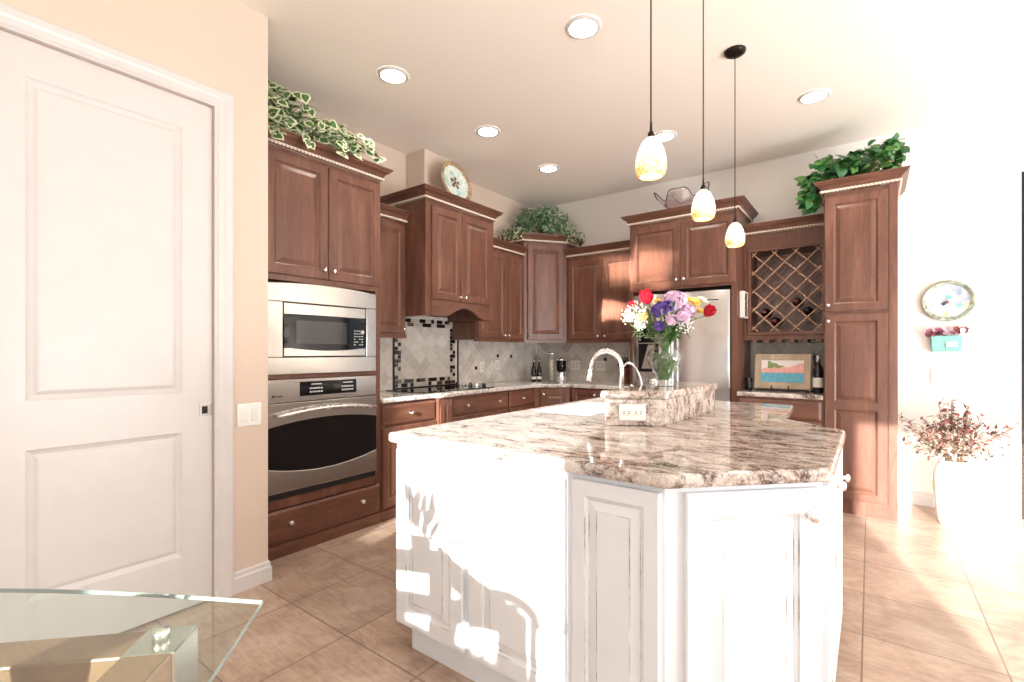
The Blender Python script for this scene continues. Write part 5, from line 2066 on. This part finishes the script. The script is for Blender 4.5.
# ------------------------------------------------------------------ right-hand part of the back wall
t = thing('hanging_plate', 'round decorative plate in blue and pearl glazes hung on the pale wall', 'plate', (0.495, YW - 0.012, 1.655))
R0 = Matrix.Rotation(radians(90), 4, 'X')
mb = MB()
mb.X = R0
mb.lathe([(1e-5, 0.004), (0.118, 0.006), (0.130, 0.012)], 48, 0, cap=False)
mb.lathe([(0.130, 0.012), (0.150, 0.024), (0.160, 0.024), (0.158, 0.016), (0.12, -0.006), (1e-5, -0.010)], 48, 1, cap=False)
mb.obj('dish', [M['plate_b'], M['rim_b']], t)
mt = MB()
mt.X = R0
leaf_shape(mt, (-0.05, -0.02, 0.010), (1, 0.25, 0), (0, 0, 1), 0.15, 0.030, 0, 0.02)
leaf_shape(mt, (-0.005, -0.015, 0.011), (-1, -0.35, 0), (0, 0, 1), 0.05, 0.03, 1, 0.02)
leaf_shape(mt, (0.0, 0.01, 0.010), (0.3, 1, 0), (0, 0, 1), 0.06, 0.05, 2, 0.02)
leaf_shape(mt, (0.05, -0.03, 0.010), (1, -0.5, 0), (0, 0, 1), 0.06, 0.05, 2, 0.02)
mt.obj('motif', [M['petal_brown'], M['navy'], M['teal']], t)

t = thing('flower_pocket', 'small teal wall pocket vase with pink flowers on the pale wall', 'vase', (0.484, YW - 0.002, 1.255))
wp = MB()
wp.add([(-0.088, 0, 0), (0.088, 0, 0), (0.088, -0.045, 0), (-0.088, -0.045, 0), (-0.094, 0, 0.125), (0.094, 0, 0.125), (0.094, -0.065, 0.125), (-0.094, -0.065, 0.125)],
       [(0, 1, 2, 3), (3, 2, 6, 7), (0, 3, 7, 4), (1, 5, 6, 2), (4, 7, 6, 5), (0, 4, 5, 1)])
wp.obj('pocket', M['teal'], t, bevel=0.004)
MB().cbox(-0.005, 0.062, -0.066, -0.05, 0.035, 0.075, 0.002).obj('pale_patch', M['ceramic'], t)
pf = MB()
r = random.Random(4)
for k in range(30):
    p = Vector((r.uniform(-0.125, 0.11), -r.uniform(0.02, 0.075), r.uniform(0.125, 0.175)))
    X0 = Matrix.Translation(p) @ frame_to(Vector((r.uniform(-0.6, 0.6), -1, r.uniform(0, 1))))
    pf.X = X0
    mi = r.choice((0, 0, 1, 2))
    for q in range(5):
        a = 2 * pi * q / 5
        petal(pf, (0, 0, 0), (cos(a), sin(a), 0.3), (0, 0, 1), 0.024, 0.020, 0.2, mi)
pf.obj('flowers', [plain('mauve_petal', lin(150, 84, 108), 0.6), M['pink'], M['dry_pink']], t)

t = thing('switch_plate', 'faint white triple switch plate on the sunlit wall above the dried flowers', 'light switch', (0.475, YW - 0.0005, 1.06))
MB().cbox(-0.085, 0.085, -0.007, 0, -0.06, 0.06, 0.003).obj('cover_plate', M['white2'], t)
for cx in (-0.046, 0, 0.046):
    MB().cbox(cx - 0.016, cx + 0.016, -0.011, -0.006, -0.033, 0.033, 0.002).obj('rocker', M['ceramic'], t)

# tall floor vase of dried leaves
FV = (0.488, 4.72)
t = thing('floor_vase', 'tall white floor vase beside the pantry holding dried branches', 'vase', (FV[0], FV[1], 0))
MB().lathe([(0.085, 0), (0.090, 0.008), (0.104, 0.10), (0.118, 0.28), (0.116, 0.36), (0.100, 0.42), (0.082, 0.445), (0.086, 0.462), (0.078, 0.462), (0.074, 0.44), (0.09, 0.40), (1e-5, 0.05)], 32, cap=False).obj('vessel', M['ceramic'], t)
MB().lathe([(0.1190, 0.245), (0.1195, 0.285), (0.1190, 0.300)], 32, cap=False).obj('green_band', plain('celadon_glaze', lin(200, 212, 186), 0.3), t)
t = thing('dried_branches', 'bunch of dried pink and brown leaf branches in the floor vase', 'dried flowers', (FV[0], FV[1], 0.42))
mb, st = MB(), MB()
r = random.Random(17)
for k in range(105):
    a = r.uniform(0, 2 * pi)
    sp = r.uniform(0.05, 1.0)
    e_ = Vector((cos(a) * 0.36 * sp, sin(a) * 0.26 * sp, 0.10 + 0.36 * r.random() * (1.15 - 0.55 * sp)))
    e_.y = min(e_.y, YW - FV[1] - 0.06)
    p0 = Vector((cos(a) * 0.03, sin(a) * 0.03, -0.10))
    p1 = Vector((cos(a) * 0.055, sin(a) * 0.055, 0.06))
    st.tube([p0, p1, tuple((p1 + e_) / 2 + Vector((0, 0, 0.02))), tuple(e_)], 0.0016, 4)
    dd0 = (e_ - p1)
    for q in range(11):
        u = r.uniform(0.3, 1.05)
        p = p1 + dd0 * u + rand_dir(r) * 0.016
        p.y = min(p.y, YW - FV[1] - 0.035)
        hz = p.z
        mi = r.choice((0, 1, 2)) if hz > 0.16 else r.choice((1, 2, 2, 2))
        leaf_shape(mb, p, rand_dir(r) + dd0.normalized() * 0.8, (0, 0, 1), r.uniform(0.030, 0.046), r.uniform(0.016, 0.024), mi)
mb.obj('leaves', [M['dry_pink'], M['dry_brown'], M['dry_pale']], t)
st.obj('twigs', M['twig'], t)

# dark framed glazed door at the far right of the back wall
t = bpy.data.objects.new('door_2', None)
COL.objects.link(t)
t['kind'] = 'structure'
t.location = (0.905, YW + 0.02, 0)
fr = MB()
fr.box(0, 0.06, 0, 0.05, 0, 2.6).box(0.965, 1.025, 0, 0.05, 0, 2.6).box(0.06, 0.965, 0, 0.05, 2.54, 2.6).box(0.06, 0.965, 0, 0.05, 0, 0.08)
fr.obj('door_frame', M['dark_metal'], t, bevel=0.004)
MB().box(0.06, 0.965, 0.02, 0.03, 0.08, 2.54).obj('glass_panel', M['pane'], t)

# windows behind the camera and to the right
for nm, (x0, x1), bars, zb in (('window_1', (-0.50, 0.405), (), SILL), ('window_2', (1.89, 3.15), (), 0.0), ('sun_slit_window', (-1.45, -1.235), (), SILL)):  # narrowest opening is unseen, added for the sun streak on the floor
    t = bpy.data.objects.new(nm, None)
    COL.objects.link(t)
    t['kind'] = 'structure'
    t.location = (0, YS - 0.1, 0)
    fr = MB()
    fw0 = 0.012 if x1 - x0 < 0.3 else 0.03
    fr.box(x0, x0 + fw0, 0, 0.06, zb, 2.55).box(x1 - fw0, x1, 0, 0.06, zb, 2.55).box(x0 + fw0, x1 - fw0, 0, 0.06, 2.52, 2.55).box(x0 + fw0, x1 - fw0, 0, 0.06, zb, zb + 0.03)
    for b in bars:
        fr.box(b - 0.03, b + 0.03, 0, 0.06, zb + 0.03, 2.52)
    fr.obj('window_frame', M['white'], t)
    MB().box(x0 + fw0, x1 - fw0, 0.025, 0.031, zb + 0.03, 2.52).obj('glass_panel', M['pane'], t)
t = bpy.data.objects.new('window_3', None)
COL.objects.link(t)
t['kind'] = 'structure'
t.location = (XR + 0.05, 0, 0)
fr = MB()
fr.box(0, 0.05, -0.6, -0.55, 0.25, 2.55).box(0, 0.05, 3.75, 3.8, 0.25, 2.55).box(0, 0.05, -0.55, 3.75, 0.25, 0.30).box(0, 0.05, -0.55, 3.75, 2.50, 2.55).box(0, 0.05, 1.57, 1.63, 0.30, 2.50)
fr.obj('window_frame', M['white'], t)
MB().box(0.02, 0.026, -0.55, 3.75, 0.30, 2.50).obj('glass_panel', M['pane'], t)

t = bpy.data.objects.new('window_5', None)
COL.objects.link(t)
t['kind'] = 'structure'
t.location = (XD - 0.09, 0, 0)
fr = MB()
fr.box(0, 0.05, -2.7, -2.65, 0, 2.4).box(0, 0.05, -1.55, -1.5, 0, 2.4).box(0, 0.05, -2.65, -1.55, 0, 0.06).box(0, 0.05, -2.65, -1.55, 2.34, 2.4).box(0, 0.05, -2.13, -2.07, 0.06, 2.34)
fr.obj('window_frame', M['white'], t)
MB().box(0.02, 0.026, -2.65, -1.55, 0.06, 2.34).obj('glass_panel', M['pane'], t)

# ------------------------------------------------------------------ glass dining table at the near left
TC = Vector((-1.06, -0.235, 0))
t = thing('dining_table', 'glass-topped dining table on a wood and steel base at the near left', 'table', (TC.x, TC.y, 0), 0)
ht = 0.740
crn = [(-1.000, 0.484), (-1.78, -0.045), (-1.12, -0.96), (-0.335, -0.245)]
top = []
for i in range(4):
    a, b = Vector(crn[i]), Vector(crn[(i + 1) % 4])
    nrm = Vector((b - a).yx)
    nrm = Vector((nrm.x, -nrm.y)).normalized()
    if nrm.dot((a + b) / 2 - TC.xy) < 0:
        nrm = -nrm
    for k in range(10):
        u = k / 10
        top.append(a.lerp(b, u) + nrm * (0.025 * sin(pi * u)))
pl = [(p.x - TC.x, p.y - TC.y) for p in top]
g = MB()
g.prism(pl, ht - 0.009, ht)
# the side faces get the pale green edge
tg = g.obj('glass_top', [M['table_glass'], M['glass_edge']], t)
for p in tg.data.polygons:
    if abs(p.normal.z) < 0.5:
        p.material_index = 1
fb = [(-1.076, 0.390), (-1.585, -0.130), (-1.09, -0.66), (-0.55, -0.14)]
fb = [(x - TC.x, y - TC.y) for x, y in fb]
if sum(fb[i][0] * fb[(i + 1) % 4][1] - fb[(i + 1) % 4][0] * fb[i][1] for i in range(4)) < 0:
    fb = fb[::-1]
fi = inset(fb, 0.085)
wd_ = MB()
wd_.prism(fb, ht - 0.110, ht - 0.036, holes=[fi])
wd_.obj('apron_frame', M['travertine'], t, bevel=0.004)
for (x, y) in fb:
    cx, cy = x * 0.905, y * 0.905
    lg = MB()
    lg.X = Matrix.Translation((cx, cy, 0)) @ Matrix.Rotation(radians(45), 4, 'Z')
    s_ = 0.045
    lg.cbox(-s_, s_, -s_, s_, 0.0, ht - 0.034, 0.003)
    l_ = lg.obj('leg', M['table_steel'], t)
    sp = MB()
    sp.lathe([(0.014, ht - 0.034), (0.014, ht - 0.0125)], 14, c=(cx, cy, 0))
    sp.obj('standoff', M['nickel'], l_)

# ------------------------------------------------------------------ chair and plant at the table (their shadows fall on the island)
t = thing('dining_chair', 'cream upholstered dining chair with curved wooden back at the glass table', 'chair', (-0.60, -0.95, 0), radians(40))
sb = MB()
sb.prism([(-0.24, -0.22), (0.24, -0.22), (0.22, 0.24), (-0.22, 0.24)], 0.40, 0.47)
sb.obj('seat', M['seat'], t, bevel=0.02, seg=3)
for x, y in ((-0.20, 0.20), (0.20, 0.20)):
    MB().tube([(x, y, 0.41), (x * 1.02, y * 1.03, 0.0)], [0.022, 0.015], 10).obj('leg', M['travertine'], t)
for sx in (-1, 1):
    MB().tube([(sx * 0.22, -0.30, 0.0), (sx * 0.21, -0.20, 0.42), (sx * 0.21, -0.23, 0.70), (sx * 0.18, -0.30, 0.92)], [0.015, 0.022, 0.02, 0.016], 10).obj('leg', M['travertine'], t)
MB().tube([(0.19 * cos(pi * i / 14), -0.30 - 0.03 * sin(pi * i / 14), 0.90 + 0.10 * sin(pi * i / 14)) for i in range(15)], 0.022, 8).obj('top_rail', M['travertine'], t)
for k in range(4):
    x = -0.105 + 0.07 * k
    MB().tube([(x, -0.205, 0.45), (x, -0.24, 0.70), (x, -0.315, 0.975)], 0.009, 8).obj('spindle', M['travertine'], t)

t = thing('potted_plant', 'small leafy plant in a white pot on the glass dining table', 'plant', (-1.06, -0.16, ht + 0.0005))
MB().lathe([(0.045, 0), (0.05, 0.005), (0.062, 0.11), (0.056, 0.11), (0.048, 0.09), (1e-5, 0.088)], 24, cap=False).obj('pot', M['ceramic'], t)
mb = MB()
r = random.Random(41)
for k in range(46):
    a = r.uniform(0, 2 * pi)
    e_ = Vector((cos(a) * r.uniform(0.02, 0.10), sin(a) * r.uniform(0.02, 0.10), r.uniform(0.14, 0.32)))
    leaf_shape(mb, e_ * 0.6 + Vector((0, 0, 0.03)), e_, (cos(a + 1.6), sin(a + 1.6), 0.3), r.uniform(0.08, 0.15), 0.035, r.choice((0, 1)))
mb.obj('foliage', [M['leaf'], M['leaf_mid']], t)
